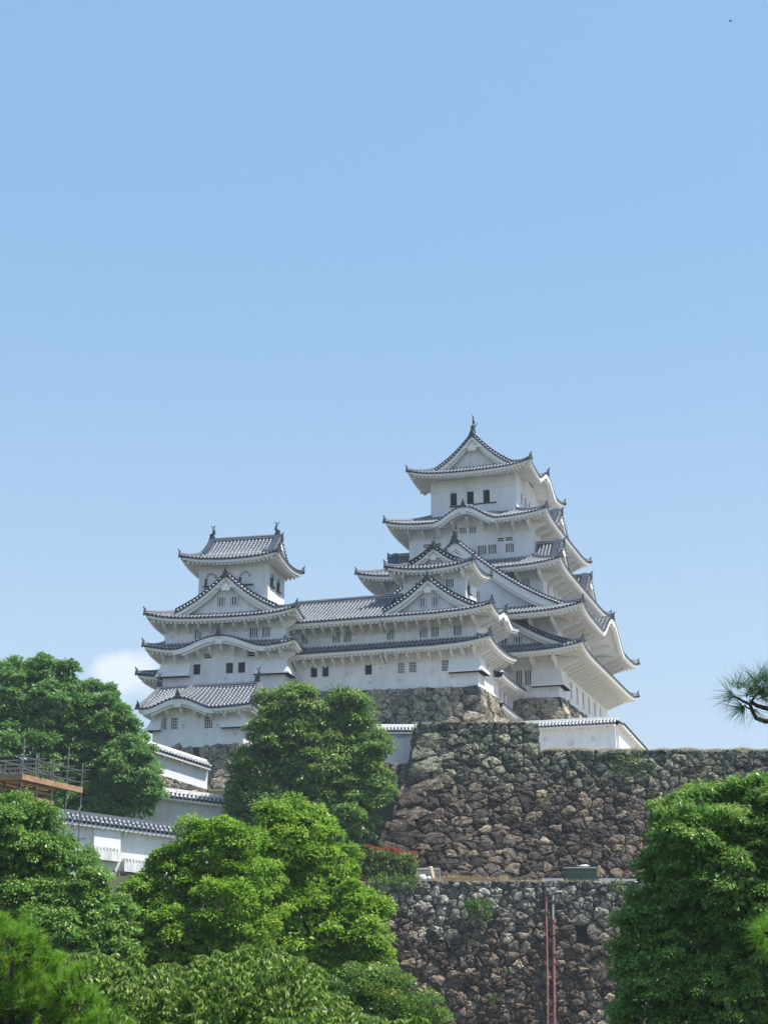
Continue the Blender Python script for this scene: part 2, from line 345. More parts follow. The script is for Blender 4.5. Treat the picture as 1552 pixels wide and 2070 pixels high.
def hipridge(t, parent, a, b, w=.34, h=.36, orn=1.0, name='hip_ridge', curve=None, n=8):
    """ridge of stacked dark tiles from a (low end) to b with an end ornament"""
    mb = MB(); rings = []
    pts = [curve(i / n) for i in range(n + 1)] if curve else [Vector(a), Vector(b)]
    for p in pts:
        d = (Vector(pts[-1]) - Vector(pts[0])); d.z = 0; d.normalize(); ac = Vector((-d.y, d.x, 0))
        rings.append([p - ac * w / 2, p + ac * w / 2, p + ac * w * .5 + Vector((0, 0, h * .45)), p + ac * w * .36 + Vector((0, 0, h * .5)), p + ac * w * .34 + Vector((0, 0, h * .8)), p + Vector((0, 0, h)),
                      p - ac * w * .34 + Vector((0, 0, h * .8)), p - ac * w * .36 + Vector((0, 0, h * .5)), p - ac * w * .5 + Vector((0, 0, h * .45))])
    mb.loft(rings)
    # white plaster joint lines on both cheeks
    for sgn in (-1, 1):
        for i in range(len(pts) - 1):
            for zz in (.2, .66):
                q = []
                for p in (pts[i], pts[i + 1]):
                    q.append(p + ac * sgn * (w * (.5 if zz < .5 else .36) + .012) + Vector((0, 0, h * zz)))
                mb.poly([q[0], q[1], q[1] + Vector((0, 0, .035)), q[0] + Vector((0, 0, .035))], 1)
    rd = part(name, mb, [RIDGE, SOFFIT], t, parent)
    if orn:
        ornament(t, rd, pts[0] + Vector((0, 0, h * .25)), (pts[0] - pts[1]).normalized(), orn)
    return rd
def ornament(t, parent, p, d, s=1., spike=True, name='ridge_end_tile'):
    d = Vector((d.x, d.y, 0)).normalized(); ac = Vector((-d.y, d.x, 0)); mb = MB(); p = Vector(p)
    s *= .78; prof = [(.36, -.3), (.40, -.12), (.24, .02), (.27, .16), (.20, .30), (.09, .36), (.12, .46), (.07, .58)]
    k = []
    for off in (0, .16):
        ring = [p + d * off * s + ac * x * s + Vector((0, 0, z * s)) for x, z in prof] + [p + d * off * s - ac * x * s + Vector((0, 0, z * s)) for x, z in prof[::-1]]
        k.append(ring)
    mb.loft(k)
    if spike:
        q = p + Vector((0, 0, .42 * s))
        mb.tube([q - d * .1 * s, q + d * .12 * s + Vector((0, 0, .1 * s)), q + d * .26 * s + Vector((0, 0, .34 * s))], [.10 * s, .09 * s, .07 * s], 6)
    part(name, mb, BRONZE, t, parent)
def shachi(t, parent, p, d, s=1.):
    """tiled fish ornament: head down on the ridge, body arching up, forked tail"""
    d = Vector(d); d = Vector((d.x, d.y, 0)).normalized(); ac = Vector((-d.y, d.x, 0)); p = Vector(p); mb = MB()
    def q(x, z): return p + d * x * s + Vector((0, 0, z * s))
    mb.hexa([q(-.45, -.1) - ac * .2 * s, q(.35, -.1) - ac * .2 * s, q(.35, -.1) + ac * .2 * s, q(-.45, -.1) + ac * .2 * s],
            [q(-.35, .28) - ac * .16 * s, q(.28, .28) - ac * .16 * s, q(.28, .28) + ac * .16 * s, q(-.35, .28) + ac * .16 * s])
    mb.tube([q(-.42, .42), q(-.2, .45), q(.05, .5), q(.2, .72), q(.2, 1.0), q(.1, 1.25), q(.02, 1.42)], [.1 * s, .2 * s, .25 * s, .23 * s, .17 * s, .1 * s, .06 * s], 8)
    for sg in (-1, 1):
        mb.hexa([q(-.02, 1.36) - ac * .03 * s, q(.08, 1.36) - ac * .03 * s, q(.08, 1.36) + ac * .03 * s, q(-.02, 1.36) + ac * .03 * s],
                [q(.03 + sg * .28 - .1, 1.8) - ac * .02 * s, q(.03 + sg * .28 + .1, 1.74) - ac * .02 * s, q(.03 + sg * .28 + .1, 1.74) + ac * .02 * s, q(.03 + sg * .28 - .1, 1.8) + ac * .02 * s])
        mb.hexa([q(.0, .5) + ac * sg * .18 * s, q(.2, .5) + ac * sg * .18 * s, q(.2, .54) + ac * sg * .2 * s, q(.0, .54) + ac * sg * .2 * s],
                [q(.1, .95) + ac * sg * .46 * s, q(.2, .95) + ac * sg * .46 * s, q(.2, 1.0) + ac * sg * .47 * s, q(.1, 1.0) + ac * sg * .47 * s])
    for k in range(4):
        c = (.43 - .05 * k, .62 + .2 * k); mb.hexa([q(c[0] - .12, c[1] - .06) - ac * .02 * s, q(c[0] - .1, c[1] + .1) - ac * .02 * s, q(c[0] - .1, c[1] + .1) + ac * .02 * s, q(c[0] - .12, c[1] - .06) + ac * .02 * s],
                                                       [q(c[0] + .1, c[1] + .1) - ac * .01 * s, q(c[0] + .02, c[1] + .12) - ac * .01 * s, q(c[0] + .02, c[1] + .12) + ac * .01 * s, q(c[0] + .1, c[1] + .1) + ac * .01 * s])
    part('fish_ornament', mb, BRONZE, t, parent, smooth=False)

def skirt(t, inner, zi, outer, ze, wallr, lift=.55, lifts=None, sides='WSNE', bumps={}, braces={}, hips=None, ends={}, brz=.95, sag=.22, orn=1., orn_bump=True):
    lf = lifts if lifts is not None else {c: lift for c in ('NW', 'SW', 'SE', 'NE')}
    S = Slope(inner, zi, outer, ze, lf, bumps, sag)
    mb = MB(); ev = MB()
    rf_braces = []
    for sd_ in sides:
        a, b = SR(sd_, outer); Rn = S.run(sd_); n = max(2, int((b - a) / .5)); NT = 5
        # sheet
        g = []
        for j in range(NT + 1):
            t_ = j / NT; x0, x1 = S.rng(sd_, t_); row = []
            for i in range(n + 1):
                x = lerp(x0, x1, i / n); row.append(mb.pt(S.p(sd_, x, t_)))
            g.append(row)
        for j in range(NT):
            for i in range(n): mb.face((g[j][i], g[j][i + 1], g[j + 1][i + 1], g[j + 1][i]), 1)
        # rolls
        m = int((b - a) / RS); off = ((b - a) - m * RS) / 2
        for k in range(m + 1):
            x = a + off + k * RS; tm = S.tmax(sd_, x)
            if tm < .06: continue
            rolls(mb, [S.p(sd_, x, tm * q, .02) for q in (0, .2, .45, .7, 1)], 5, random.random() * .25)
        # eave build-up and soffit
        wv = {'W': wallr[2] - outer[2], 'E': outer[3] - wallr[3], 'S': outer[1] - wallr[1], 'N': wallr[0] - outer[0]}[sd_]
        prof = [(0.0, -.015), (0.0, -.11), (.10, -.11), (.10, -.36), (.34, -.375), (.36, -.47), (wv, -.47 + wv * .14)]
        prev = None
        ns = max(4, int((b - a) / .35))
        for i in range(ns + 1):
            fx = i / ns; cur = []
            for d, dz in prof:
                tt = d / Rn; x0, x1 = S.rng(sd_, tt) if tt <= 1 else S.rng(sd_, 1)
                x = lerp(x0, x1, fx); ze_ = S.z(sd_, lerp(a, b, fx), 0)
                # the soffit keeps the eave's height (lift and arch fade toward the wall)
                base = ze_ if d < .5 else lerp(ze_, S.ze, .35)
                pa, pb = SP(sd_, outer, x, -d); cur.append(ev.pt((pa, pb, base + dz)))
            if prev:
                for q in range(len(prof) - 1): ev.face((prev[q], cur[q], cur[q + 1], prev[q + 1]), 1 if q < 1 else 0)
            prev = cur
        # rafters
        m = int((b - a) / .42)
        for k in range(1, m):
            x = a + k * (b - a) / m; x0, x1 = SR(sd_, wallr)
            dmax = wv
            if x < x0: dmax = wv * (x - a) / max(.01, x0 - a)
            if x > x1: dmax = wv * (b - x) / max(.01, b - x1)
            if dmax < .5: continue
            za = S.z(sd_, x, 0); zb = lerp(za, S.ze, .35) if dmax > .5 else za
            d0, d1 = .20, dmax
            z0 = za - .47; z1 = za - .47 + (zb - za) * ((d1 - .36) / max(.1, wv - .36)) + d1 * .14
            A = [P3(sd_, outer, x + e, -d0, z0 - .11) for e in (-.07, .07)]; B = [P3(sd_, outer, x + e, -d1, z1 - .11) for e in (.07, -.07)]
            A2 = [P3(sd_, outer, x + e, -d0, z0 + .16) for e in (-.075, .075)]; B2 = [P3(sd_, outer, x + e, -d1, z1 + .06) for e in (.075, -.075)]
            ev.hexa(A + B, A2 + B2)
        # arch board of a karahafu
        for c, hw, am in bumps.get(sd_, []):
            rings = []
            for i in range(25):
                x = c - hw * .98 + 1.96 * hw * i / 24; z = S.z(sd_, x, 0)
                rings.append([P3(sd_, outer, x, -.02, z - .13), P3(sd_, outer, x, -.02, z - .56), P3(sd_, outer, x, -.22, z - .56), P3(sd_, outer, x, -.22, z - .13)])
            ev.loft(rings)
            rings = []
            for i in range(25):
                x = c - hw * .8 + 1.6 * hw * i / 24; z = S.z(sd_, x, 0)
                rings.append([P3(sd_, outer, x, -.22, z - .5), P3(sd_, outer, x, -.22, z - .80), P3(sd_, outer, x, -.42, z - .80), P3(sd_, outer, x, -.42, z - .5)])
            ev.loft(rings)
    roof = part('roof', mb, [ROLL, TILED], t)
    part('eave', ev, [SOFFIT, TILED], t, roof)
    for cn in (hips if hips is not None else ('NW', 'SW', 'SE', 'NE')):
        sd_, e = {'NW': ('W', 0), 'SW': ('W', 1), 'SE': ('E', 1), 'NE': ('E', 0)}[cn]
        def cv(q, sd_=sd_, e=e):
            x = S.rng(sd_, q)[e]; return S.p(sd_, x, q, .03)
        hipridge(t, roof, None, None, curve=cv, orn=orn)
    for sd_ in bumps:
        for c, hw, am in bumps[sd_]:
            z = S.z(sd_, c, 0)
            iw = MB(); nx = 16
            for i in range(nx):
                xa, xb = c - hw + 2 * hw * i / nx, c - hw + 2 * hw * (i + 1) / nx
                za, zb = lerp(S.z(sd_, xa, 0), S.ze, .35) - .2, lerp(S.z(sd_, xb, 0), S.ze, .35) - .2
                iw.poly([P3(sd_, wallr, xa, .012, S.ze - .2), P3(sd_, wallr, xb, .012, S.ze - .2), P3(sd_, wallr, xb, .012, max(zb, S.ze - .19)), P3(sd_, wallr, xa, .012, max(za, S.ze - .19))])
            part('arch_wall', iw, PLASTER, t, roof)
            if orn_bump:
                ps = [S.p(sd_, c, q, .06) for q in (0, .3, .6, .95)]
                hipridge(t, roof, None, None, curve=lambda q, ps=ps: ps[min(3, int(q * 3 + .001))], n=3, orn=1.1, name='arch_ridge')
            gegyo(t, roof, sd_, outer, c, -.10, z - .62, .8 if hw > 2.5 else .6)
    for sd_ in braces:
        x0, x1 = SR(sd_, wallr); wv = {'W': wallr[2] - outer[2], 'E': outer[3] - wallr[3], 'S': outer[1] - wallr[1], 'N': wallr[0] - outer[0]}[sd_]
        sp_ = braces[sd_]; m = max(1, int(round((x1 - x0) / sp_)))
        for k in range(m + 1):
            x = x0 + .2 + (x1 - x0 - .4) * k / m; zs = lerp(S.z(sd_, x, 0), S.ze, .35) - .50
            b_ = MB(); wd = .085
            oo = wv * .66; h = brz * .95
            pr = [(0, -h), (.18, -h - .02), (oo, -.22), (oo, .1), (0, .14)]
            k0 = len(b_.v)
            b_.loft([[P3(sd_, wallr, x + e, o_, zs + zz) for o_, zz in pr] for e in (-wd, wd)])
            part('brace', b_, SOFFIT, t, roof)
    return S, roof
def gegyo(t, parent, side, r, s, out, z, k=1.):
    mb = MB(); rg = []
    prof = []
    for i in range(28):
        a = 2 * math.pi * i / 28; rr = .34 + .09 * math.cos(3 * a + math.pi / 2)
        prof.append((rr * math.cos(a) * 1.05, rr * math.sin(a) - .05))
    for o in (out, out + .10): rg.append([P3(side, r, s + x * k, o, z + y * k) for x, y in prof])
    mb.loft(rg)
    for sg in (-1, 1):
        rg = []
        pr = [(.25, .22), (.5, .12), (.78, .16), (1.0, -.05), (.75, -.08), (.55, .0), (.3, -.02)]
        for o in (out - .02, out + .05): rg.append([P3(side, r, s + sg * x * k, o, z + y * k) for x, y in pr])
        mb.loft(rg)
    o1 = part('gable_pendant', mb, SOFFIT, t, parent)
def gable(t, side, r, c, front, W, zb, za, depth, windows=(), verge=.75, rsp=None, fish=0., orn=1.2, board=.5, both=False, k=.10, pend=1., ridge_h=.5, sides=(-1, 1), tymp_z=None, rollback=True, flare=0.):
    """gable roof on a face: c = centre along the face, front = how far the verge stands out from rect r"""
    def g(x): return (1 - x) - k * math.sin(math.pi * x) + flare * x * x * 0
    def zc(x): return zb + (za - zb) * g(x)
    def P(x, o, dz=0): return Vector(P3(side, r, c + x * W, o, zc(abs(x)) + dz))
    mb = MB(); NS = 10; back = front - depth
    for sg in sides:
        g_ = []
        for i in range(NS + 1):
            g_.append([mb.pt(P(sg * i / NS, o)) for o in (front, back)])
        for i in range(NS): mb.face((g_[i][0], g_[i + 1][0], g_[i + 1][1], g_[i][1]), 1)
        # rolls down the slope, behind the verge band
        n = int((depth - verge * (2 if both else 1)) / RS)
        for j in range(n + 1):
            o = front - verge - .1 - j * RS
            rolls(mb, [P(sg * x, o, .02) for x in (1, .85, .65, .45, .2, .02)], 6, random.random() * .25, cap=False)
        # verge band of short rolls running outward
        L = sum(((P((i + 1) / 20, 0) - P(i / 20, 0)).length for i in range(20)))
        m = int(L / RS)
        for ends_, on, dr_ in ((front, 1, -1),) + (((back, 1, 1),) if both else ()):
            for j in range(1, m):
                x = sg * j / m
                p0 = P(x, ends_ - dr_ * .06, -.06); p1 = P(x, ends_ + dr_ * .34, .24); p2 = P(x, ends_ + dr_ * verge, .28)
                rolls(mb, [p0, p1, p2], 3, random.random() * .3, r=.10)
            rg = []
            for i in range(NS + 1):
                x = sg * i / NS; o1 = ends_ + dr_ * verge
                rg.append([P(x, o1 - dr_ * .45, .26), P(x, o1 - dr_ * .45, .44), P(x, o1 + dr_ * .1, .44), P(x, o1 + dr_ * .1, -.02)])
            mb.loft(rg, 1)
            rg = []
            for i in range(NS + 1):
                x = sg * i / NS; rg.append([P(x, ends_, -.13), P(x, ends_, -.04), P(x, ends_ + dr_ * .36, .24), P(x, ends_ + dr_ * .36, -.1)])
            mb.loft(rg, 1)
    gb = part('gable', mb, [ROLL, TILED], t)
    for (o0, dd) in ((front, -1),) + (((back, 1),) if both else ()):
        bb = MB(); bb2 = MB()
        for sg in sides:
            for q, (da, hb, th, zt) in enumerate(((.05, board, .16, -.10), (.24, board + .28, .2, -.12))):
                rg = []
                for i in range(NS + 1):
                    x = sg * i / NS; f = 1 + .12 * (i / NS)
                    rg.append([P(x, o0 + dd * da, zt), P(x, o0 + dd * da, zt - hb * f), P(x, o0 + dd * (da + th), zt - hb * f), P(x, o0 + dd * (da + th), zt)])
                bb.loft(rg, 0)
            # underside plaster
            for i in range(NS):
                bb.poly([P(sg * i / NS, o0 + dd * .4, -.3), P(sg * (i + 1) / NS, o0 + dd * .4, -.3), P(sg * (i + 1) / NS, o0 + dd * 1.2, -.3), P(sg * i / NS, o0 + dd * 1.2, -.3)])
        part('bargeboard', bb, SOFFIT, t, gb)
        # plaster wall of the gable
        tw = MB(); to = o0 + dd * (verge + .15); pts = []
        tz = tymp_z if tymp_z is not None else zb - .6
        xs = [i / 8 for i in range(-8, 9)]
        for i in range(len(xs) - 1):
            a, b = xs[i], xs[i + 1]
            tw.poly([P3(side, r, c + a * W, to, tz), P3(side, r, c + b * W, to, tz), P(b, to, -.25), P(a, to, -.25)])
        tp = part('gable_wall', tw, PLASTER, t, gb)
        if o0 == front:
            for h in windows:
                s0, s1, z0, z1 = h
                m_ = MB(); sbox(m_, side, r, s0, s1, to, to + .02, z0, z1); wd = part('window', m_, DARK, t, gb)
                b_ = MB(); n = 3
                for i in range(n):
                    cc = s0 + (s1 - s0) * (i + .5) / n; sbox(b_, side, r, cc - .05, cc + .05, to + .02, to + .12, z0, z1)
                e = .06
                sbox(b_, side, r, s0 - e, s0, to, to + .14, z0 - e, z1 + e); sbox(b_, side, r, s1, s1 + e, to, to + .14, z0 - e, z1 + e)
                sbox(b_, side, r, s0, s1, to, to + .14, z0 - e, z0); sbox(b_, side, r, s0, s1, to, to + .14, z1, z1 + e)
                part('window_bars', b_, PLASTER, t, wd)
            if pend: gegyo(t, gb, side, r, c, o0 - .03, za - board - .55 * pend - .35, pend)
    # ridge
    rb = MB(); hw = .2; A = P(0, front + .05, -.05); B = P(0, back, -.05)
    rd = hipridge(t, gb, A, B, w=.42, h=ridge_h, orn=0, name='main_ridge', curve=lambda q: A.lerp(B, q), n=4)
    d = (A - B).normalized()
    if orn: ornament(t, rd, A + Vector((0, 0, .05)), d, orn)
    if fish:
        shachi(t, rd, A.lerp(B, .02) - d * .35 + Vector((0, 0, ridge_h)), -d if fish < 0 else -d, abs(fish))
        if both: shachi(t, rd, B + d * .35 + Vector((0, 0, ridge_h)), d, abs(fish))
    return gb
def bay(t, corner, sgn, la, lb, z0, z1, d0=.06, d1=.55, parent=None):
    """stone-drop bay flaring out towards its foot, wrapped round a corner (la along W face, lb along S/N face)"""
    cu, cv = corner; mb = MB()
    def ring(d, z): return [(cu - sgn * la, cv - d, z), (cu + sgn * d, cv - d, z), (cu + sgn * d, cv + lb, z), (cu - sgn * la, cv + lb, z)]
    n = 5; rg = [ring(lerp(d1, d0, 1 - (1 - i / n) ** 1.6), lerp(z0, z1, i / n)) for i in range(n + 1)]
    mb.loft(rg, 0)
    mb2 = MB(); rr = [ring(d1 + .05, z0 - .12), ring(d1 + .05, z0 + .0)]; mb.loft(rr, 0)
    o = part('drop_bay', mb, PLASTER, t, parent)
    s_ = MB(); s_.loft([ring(d1 - .03, z0 - .16), ring(d1 - .03, z0 - .121)], 0); part('drop_slot', s_, DARK, t, o)
    return o
def loophole(t, side, r, s, z, w=.28, h=.28, parent=None):
    f = MB(); e = .035
    sbox(f, side, r, s - w / 2, s + w / 2, 0, .03, z - h / 2, z - h / 2 + e); sbox(f, side, r, s - w / 2, s + w / 2, 0, .03, z + h / 2 - e, z + h / 2)
    sbox(f, side, r, s - w / 2, s - w / 2 + e, 0, .03, z - h / 2 + e, z + h / 2 - e); sbox(f, side, r, s + w / 2 - e, s + w / 2, 0, .03, z - h / 2 + e, z + h / 2 - e)
    part('loophole', f, GREY_EDGE, t, parent)
GREY_EDGE = simple('grey_plaster_edge', (.42, .42, .42), .9, .1)  # one even mid grey for loophole rims, crate, kerb blocks and wires

# ------------------------------------------------------------------ rubble masonry: every stone is a polygonal block of its own shape
def clip(poly, nx, ny, c):
    out = []; n = len(poly)
    for i in range(n):
        a = poly[i]; b = poly[(i + 1) % n]; da = a[0] * nx + a[1] * ny - c; db = b[0] * nx + b[1] * ny - c
        if da <= 0: out.append(a)
        if (da < 0 < db) or (db < 0 < da):
            q = da / (da - db); out.append((a[0] + (b[0] - a[0]) * q, a[1] + (b[1] - a[1]) * q))
    return out
def stones(mb, mp, S, D, size, seed, dom=None, extra=(), extra_r=0, asp=1.3, h=.14, gap=.02, keep=None, hcut=None, s0=0., small=.45, wvar=.22):
    """mp(s,d,h) maps along/down/out to space; power-diagram cells give big blocks with small ones wedged between"""
    rg = random.Random(seed); cell = size * .8; seeds = []
    nx, ny = int(S / (cell * asp)) + 2, int(D / cell) + 2
    for j in range(-1, ny):
        for i in range(-1, nx):
            s = s0 + (i + .5 + (j % 2) * .5 + rg.uniform(-.42, .42)) * cell * asp; d = (j + .5 + rg.uniform(-.40, .40)) * cell
            if any(abs(s - e[0]) < e[3] and abs(d - e[1]) < e[4] for e in extra): continue
            seeds.append((s, d, rg.uniform(-.1, wvar) * size * size * .6 if rg.random() > small else -.45 * size * size * rg.random()))
    for e in extra: seeds.append((e[0], e[1], e[2]))
    buckets = {}; B = size * 1.6 * asp
    for k, (s, d, w_) in enumerate(seeds): buckets.setdefault((int(s // B), int(d // B)), []).append(k)
    cnt = 0
    for k, (s, d, w_) in enumerate(seeds):
        lo, hi, t0, t1 = s0, s0 + S, 0., D
        if dom: q = dom(s, d); lo, hi, t0, t1 = q
        if hcut:      # leave the opening free
            a_, b_, c_, d_ = hcut
            if c_ < d < d_ and a_ < s < b_: continue
            if c_ - .6 < d < d_ + .6 and a_ - 1.6 < s <= a_: hi = a_
            elif c_ - .6 < d < d_ + .6 and b_ <= s < b_ + 1.6: lo = b_
            elif a_ - .6 < s < b_ + .6 and c_ - 1.6 < d <= c_: t1 = c_
            elif a_ - .6 < s < b_ + .6 and d_ <= d < d_ + 1.6: t0 = d_
        if not (lo - size <= s <= hi + size and t0 - size <= d <= t1 + size): continue
        P = [(lo, t0), (hi, t0), (hi, t1), (lo, t1)]
        bi, bj = int(s // B), int(d // B)
        for a in (-1, 0, 1):
            for b in (-1, 0, 1):
                for m in buckets.get((bi + a, bj + b), ()):
                    if m == k: continue
                    s2, d2, w2 = seeds[m]
                    dx = (s2 - s) / asp; dy = d2 - d      # metric squashed along the wall
                    # points nearer k than m : |x-k|^2 - wk < |x-m|^2 - wm   in squashed space
                    c = ((s2 / asp) ** 2 + d2 * d2 - w2 - (s / asp) ** 2 - d * d + w_) / 2
                    P = clip(P, dx / asp, dy, c)
                    if len(P) < 3: break
                if len(P) < 3: break
            if len(P) < 3: break
        if len(P) < 3: continue
        cx = sum(p[0] for p in P) / len(P); cy = sum(p[1] for p in P) / len(P)
        rad = max(math.hypot(p[0] - cx, p[1] - cy) for p in P)
        if rad < .07 or (keep and not keep(cx, cy)): continue
        # subdivide + soften corners, jitter
        Q = []
        n = len(P)
        for i in range(n):
            a, b = P[i], P[(i + 1) % n]; L = math.hypot(b[0] - a[0], b[1] - a[1])
            if L < .06: Q.append(((a[0] + b[0]) / 2, (a[1] + b[1]) / 2)); continue
            Q.append((lerp(a[0], b[0], .16), lerp(a[1], b[1], .16)))
            if L > .5: Q.append((lerp(a[0], b[0], .5), lerp(a[1], b[1], .5)))
            Q.append((lerp(a[0], b[0], .84), lerp(a[1], b[1], .84)))
        if len(Q) < 3: continue
        rnd = (rg.random(), rg.random(), rg.random()); tl = (rg.uniform(-.32, .32), rg.uniform(-.34, .26)); hh = h * (rg.uniform(.55, 1.35)) * min(1.2, .5 + rad)
        rings = []
        jit = [(rg.uniform(-.06, .06), rg.uniform(-.06, .06), rg.uniform(-.5, .5)) for _ in Q]
        for sc_, hz in ((1., -.22), (1., .30), (.90, .78), (.55, 1.0)):
            r_ = []
            for (x, y), (jx, jy, jz) in zip(Q, jit):
                l_ = math.hypot(x - cx, y - cy); f = max(.2, (l_ - gap) / max(l_, 1e-3)) * sc_
                X = cx + (x - cx) * f + jx * (sc_ < 1) * rad * 2; Y = cy + (y - cy) * f + jy * (sc_ < 1) * rad * 2
                H = (hz if hz < 0 else hh * (hz + jz * (.5 if sc_ < .95 else .25))) + (tl[0] * (X - cx) + tl[1] * (Y - cy)) * (hz > 0)
                r_.append(mb.pt(mp(X, Y, H), rnd))
            rings.append(r_)
        for a in range(3):
            for i in range(len(Q)):
                j = (i + 1) % len(Q); mb.face((rings[a][i], rings[a][j], rings[a + 1][j], rings[a + 1][i]))
        c_ = mb.pt(mp(cx, cy, hh * 1.05), rnd)
        for i in range(len(Q)): mb.face((rings[3][i], rings[3][(i + 1) % len(Q)], c_))
        cnt += 1
    return cnt
def backing(mb, mp, pts_s, pts_d, out=-.02):
    k = {}
    for a, s in enumerate(pts_s):
        for b, d in enumerate(pts_d): k[a, b] = mb.pt(mp(s, d, out))
    for a in range(len(pts_s) - 1):
        for b in range(len(pts_d) - 1): mb.face((k[a, b], k[a + 1, b], k[a + 1, b + 1], k[a, b + 1]))

# ================================================================== THE CASTLE
KEEPS = 'white castle buildings on the stone bases'
# ---- great keep
K1 = (-20.6, 0, 0, 26.5); K3 = (-18.95, -1.67, 1.7, 24.8); K4 = (-16.8, -3.15, 3.6, 23); K6 = (-15.19, -5.4, 6.6, 20.2)
def ex(r, a, b=None): b = a if b is None else b; return (r[0] - a, r[1] + a, r[2] - b, r[3] + b)
gk = T('castle_keep', 'tallest white castle tower with five stacked roofs and a fish-topped gable at the summit', 'castle keep', (0, 0, 0))
storey(gk, K1, 0, 4.2, {'W': [(-4.43, -3.82, 1.4, 2.95), (-3.5, -2.88, 1.4, 2.95)], 'S': [(v, v + .9, .7, 2.5) for v in (5.2, 8.4, 11.6, 14.8, 18.2, 21.4)]})
bay(gk, (0, 0), 1, 2.8, 3.0, 1.25, 3.7)
loophole(gk, 'W', K1, -3.1, .75); loophole(gk, 'W', K1, -.8, .7, .5)
skirt(gk, K1, 5.9, ex(K1, 3.1), 4.28, K1, lift=.62, braces={'W': 2.4, 'S': 1.45}, brz=1.0)
storey(gk, K1, 5.4, 8.3, {'S': [(v, v + .7, 6.5, 7.6) for v in (3., 6.2, 9.3, 16.6, 20., 23.)]})
gable(gk, 'W', K1, -4.7, 1.7, 7.0, 4.75, 8.1, 1.9, windows=[(-5.75, -4.95, 5.55, 6.15), (-4.35, -3.5, 5.6, 6.25)], verge=.7, orn=1.4, board=.42, pend=0, ridge_h=.4)
gable(gk, 'W', K1, -16.2, 1.5, 4.6, 4.75, 8.0, 1.7, verge=.7, orn=1.2, board=.4, ridge_h=.4)
skirt(gk, K3, 10.5, ex(K1, 3.3), 8.15, K1, lift=.68, braces={'W': 2.3, 'S': 2.2}, bumps={'S': [(14.0, 6.4, 2.7)]}, brz=1.0)
gable(gk, 'W', K1, -10.3, 1.3, 12.0, 8.75, 16.9, 5.0, windows=[(-12.4, -11.6, 10.2, 11.4), (-11.2, -10.4, 10.2, 11.4), (-9.9, -9.1, 10.2, 11.4), (-8.8, -8., 10.2, 11.4)], verge=.85, orn=1.6, board=.8, pend=1.5, fish=.9, ridge_h=.55)
storey(gk, K3, 9.6, 13.7, {'W': [(-3.95, -3.62, 12.0, 12.95), (-3.5, -3.17, 12.0, 12.95)], 'S': [(v, v + .55, 11.6, 12.6) for v in (3.6, 7, 10.5, 14, 18)]})
skirt(gk, K4, 15.8, ex(K3, 2.4), 13.75, K3, lift=.6, braces={'W': 2.6, 'S': 2.2}, brz=.9)
for sd_ in 'SN':
    for c in (5.6, 20.6):
        gable(gk, sd_, K4, c, 2.95, 3.7, 14.3, 17.6, 3.1, verge=.9, orn=1., board=.42, pend=.9, ridge_h=.42)
storey(gk, K4, 15.2, 19.9, {'W': [(-9.1, -8.2, 16.45, 17.45), (-7.95, -7.1, 16.45, 17.45), (-6.05, -5.2, 16.45, 17.4), (-6.9, -6.25, 17.75, 18.15, 'slots'), (-6.05, -5.3, 17.75, 18.15, 'slots'), (-15.2, -14.4, 17.75, 18.15, 'slots'), (-14., -13.2, 17.75, 18.15, 'slots'), (-15.2, -14.4, 16.6, 17.4), (-11.04, -10.36, 18.95, 19.8), (-9.99, -9.31, 18.95, 19.8)],
                            'S': [(5.2, 5.7, 16.5, 17.4), (9., 9.6, 16.5, 17.4), (13, 13.6, 16.5, 17.4)]})
skirt(gk, K6, 22.0, ex(K4, 2.1), 19.85, K4, lift=.62, bumps={'W': [(-10.1, 3.5, 1.55)]}, braces={'W': 1.75, 'S': 2.2}, brz=.85)
for sd_ in 'SN': gable(gk, sd_, K6, 11.6, 3.9, 3.6, 20.3, 22.9, 4.1, verge=.8, orn=.9, board=.4, pend=.9, ridge_h=.4)
tw = storey(gk, K6, 21.4, 26.5, {'W': [(-12.98, -12.2, 23.2, 24.68, 'plain'), (-11.06, -10.28, 23.2, 24.68, 'plain'), (-9.2, -8.45, 23.2, 24.68, 'plain')],
                            'S': [(8.5, 9.2, 23.3, 24.6, 'plain'), (10.4, 11.1, 23.3, 24.6, 'plain'), (12.3, 13.0, 23.3, 24.6, 'plain'), (14.2, 14.9, 23.3, 24.6, 'plain')]})
mb = MB()
for a, b in ((-12.1, -11.3), (-10.2, -9.4), (-8.38, -7.7)): sbox(mb, 'W', K6, a, b, -.1, .04, 23.22, 24.66)
for z in (24.85, ): sbox(mb, 'W', K6, -15.1, -5.5, 0, .05, z, z + .09)
sbox(mb, 'W', K6, -15.15, -5.45, 0, .06, 26.0, 26.12)
for u_ in (-14.9, -13.2, -11.2, -9.3, -7.5, -5.7): sbox(mb, 'W', K6, u_ - .06, u_ + .06, 0, .045, 24.94, 26.)
sbox(mb, 'S', K6, 6.8, 20., 0, .05, 24.85, 24.94)
for v_ in (8.1, 10., 11.9, 13.8, 15.7, 18.): sbox(mb, 'S', K6, v_ - .06, v_ + .06, 0, .045, 24.94, 26.)
part('shutter', mb, PLASTER, gk, tw)
mb = MB(); sbox(mb, 'W', K6, -13.05, -11.2, 0, .1, 23.0, 23.14); sbox(mb, 'W', K6, -10.35, -7.7, 0, .1, 23.06, 23.18); part('window_sill', mb, WOODBLK, gk, tw)
mb = MB(); tw2 = part('summit_band', mb, PLASTER, gk, tw) if False else None
skirt(gk, (-14.6, -5.6, 6.0, 20.8), 27.3, ex(K6, 2.1), 26.4, K6, lift=.7, bumps={'S': [(13.4, 4.2, 1.6)], 'N': [(13.4, 4.2, 1.6)]}, brz=.7)
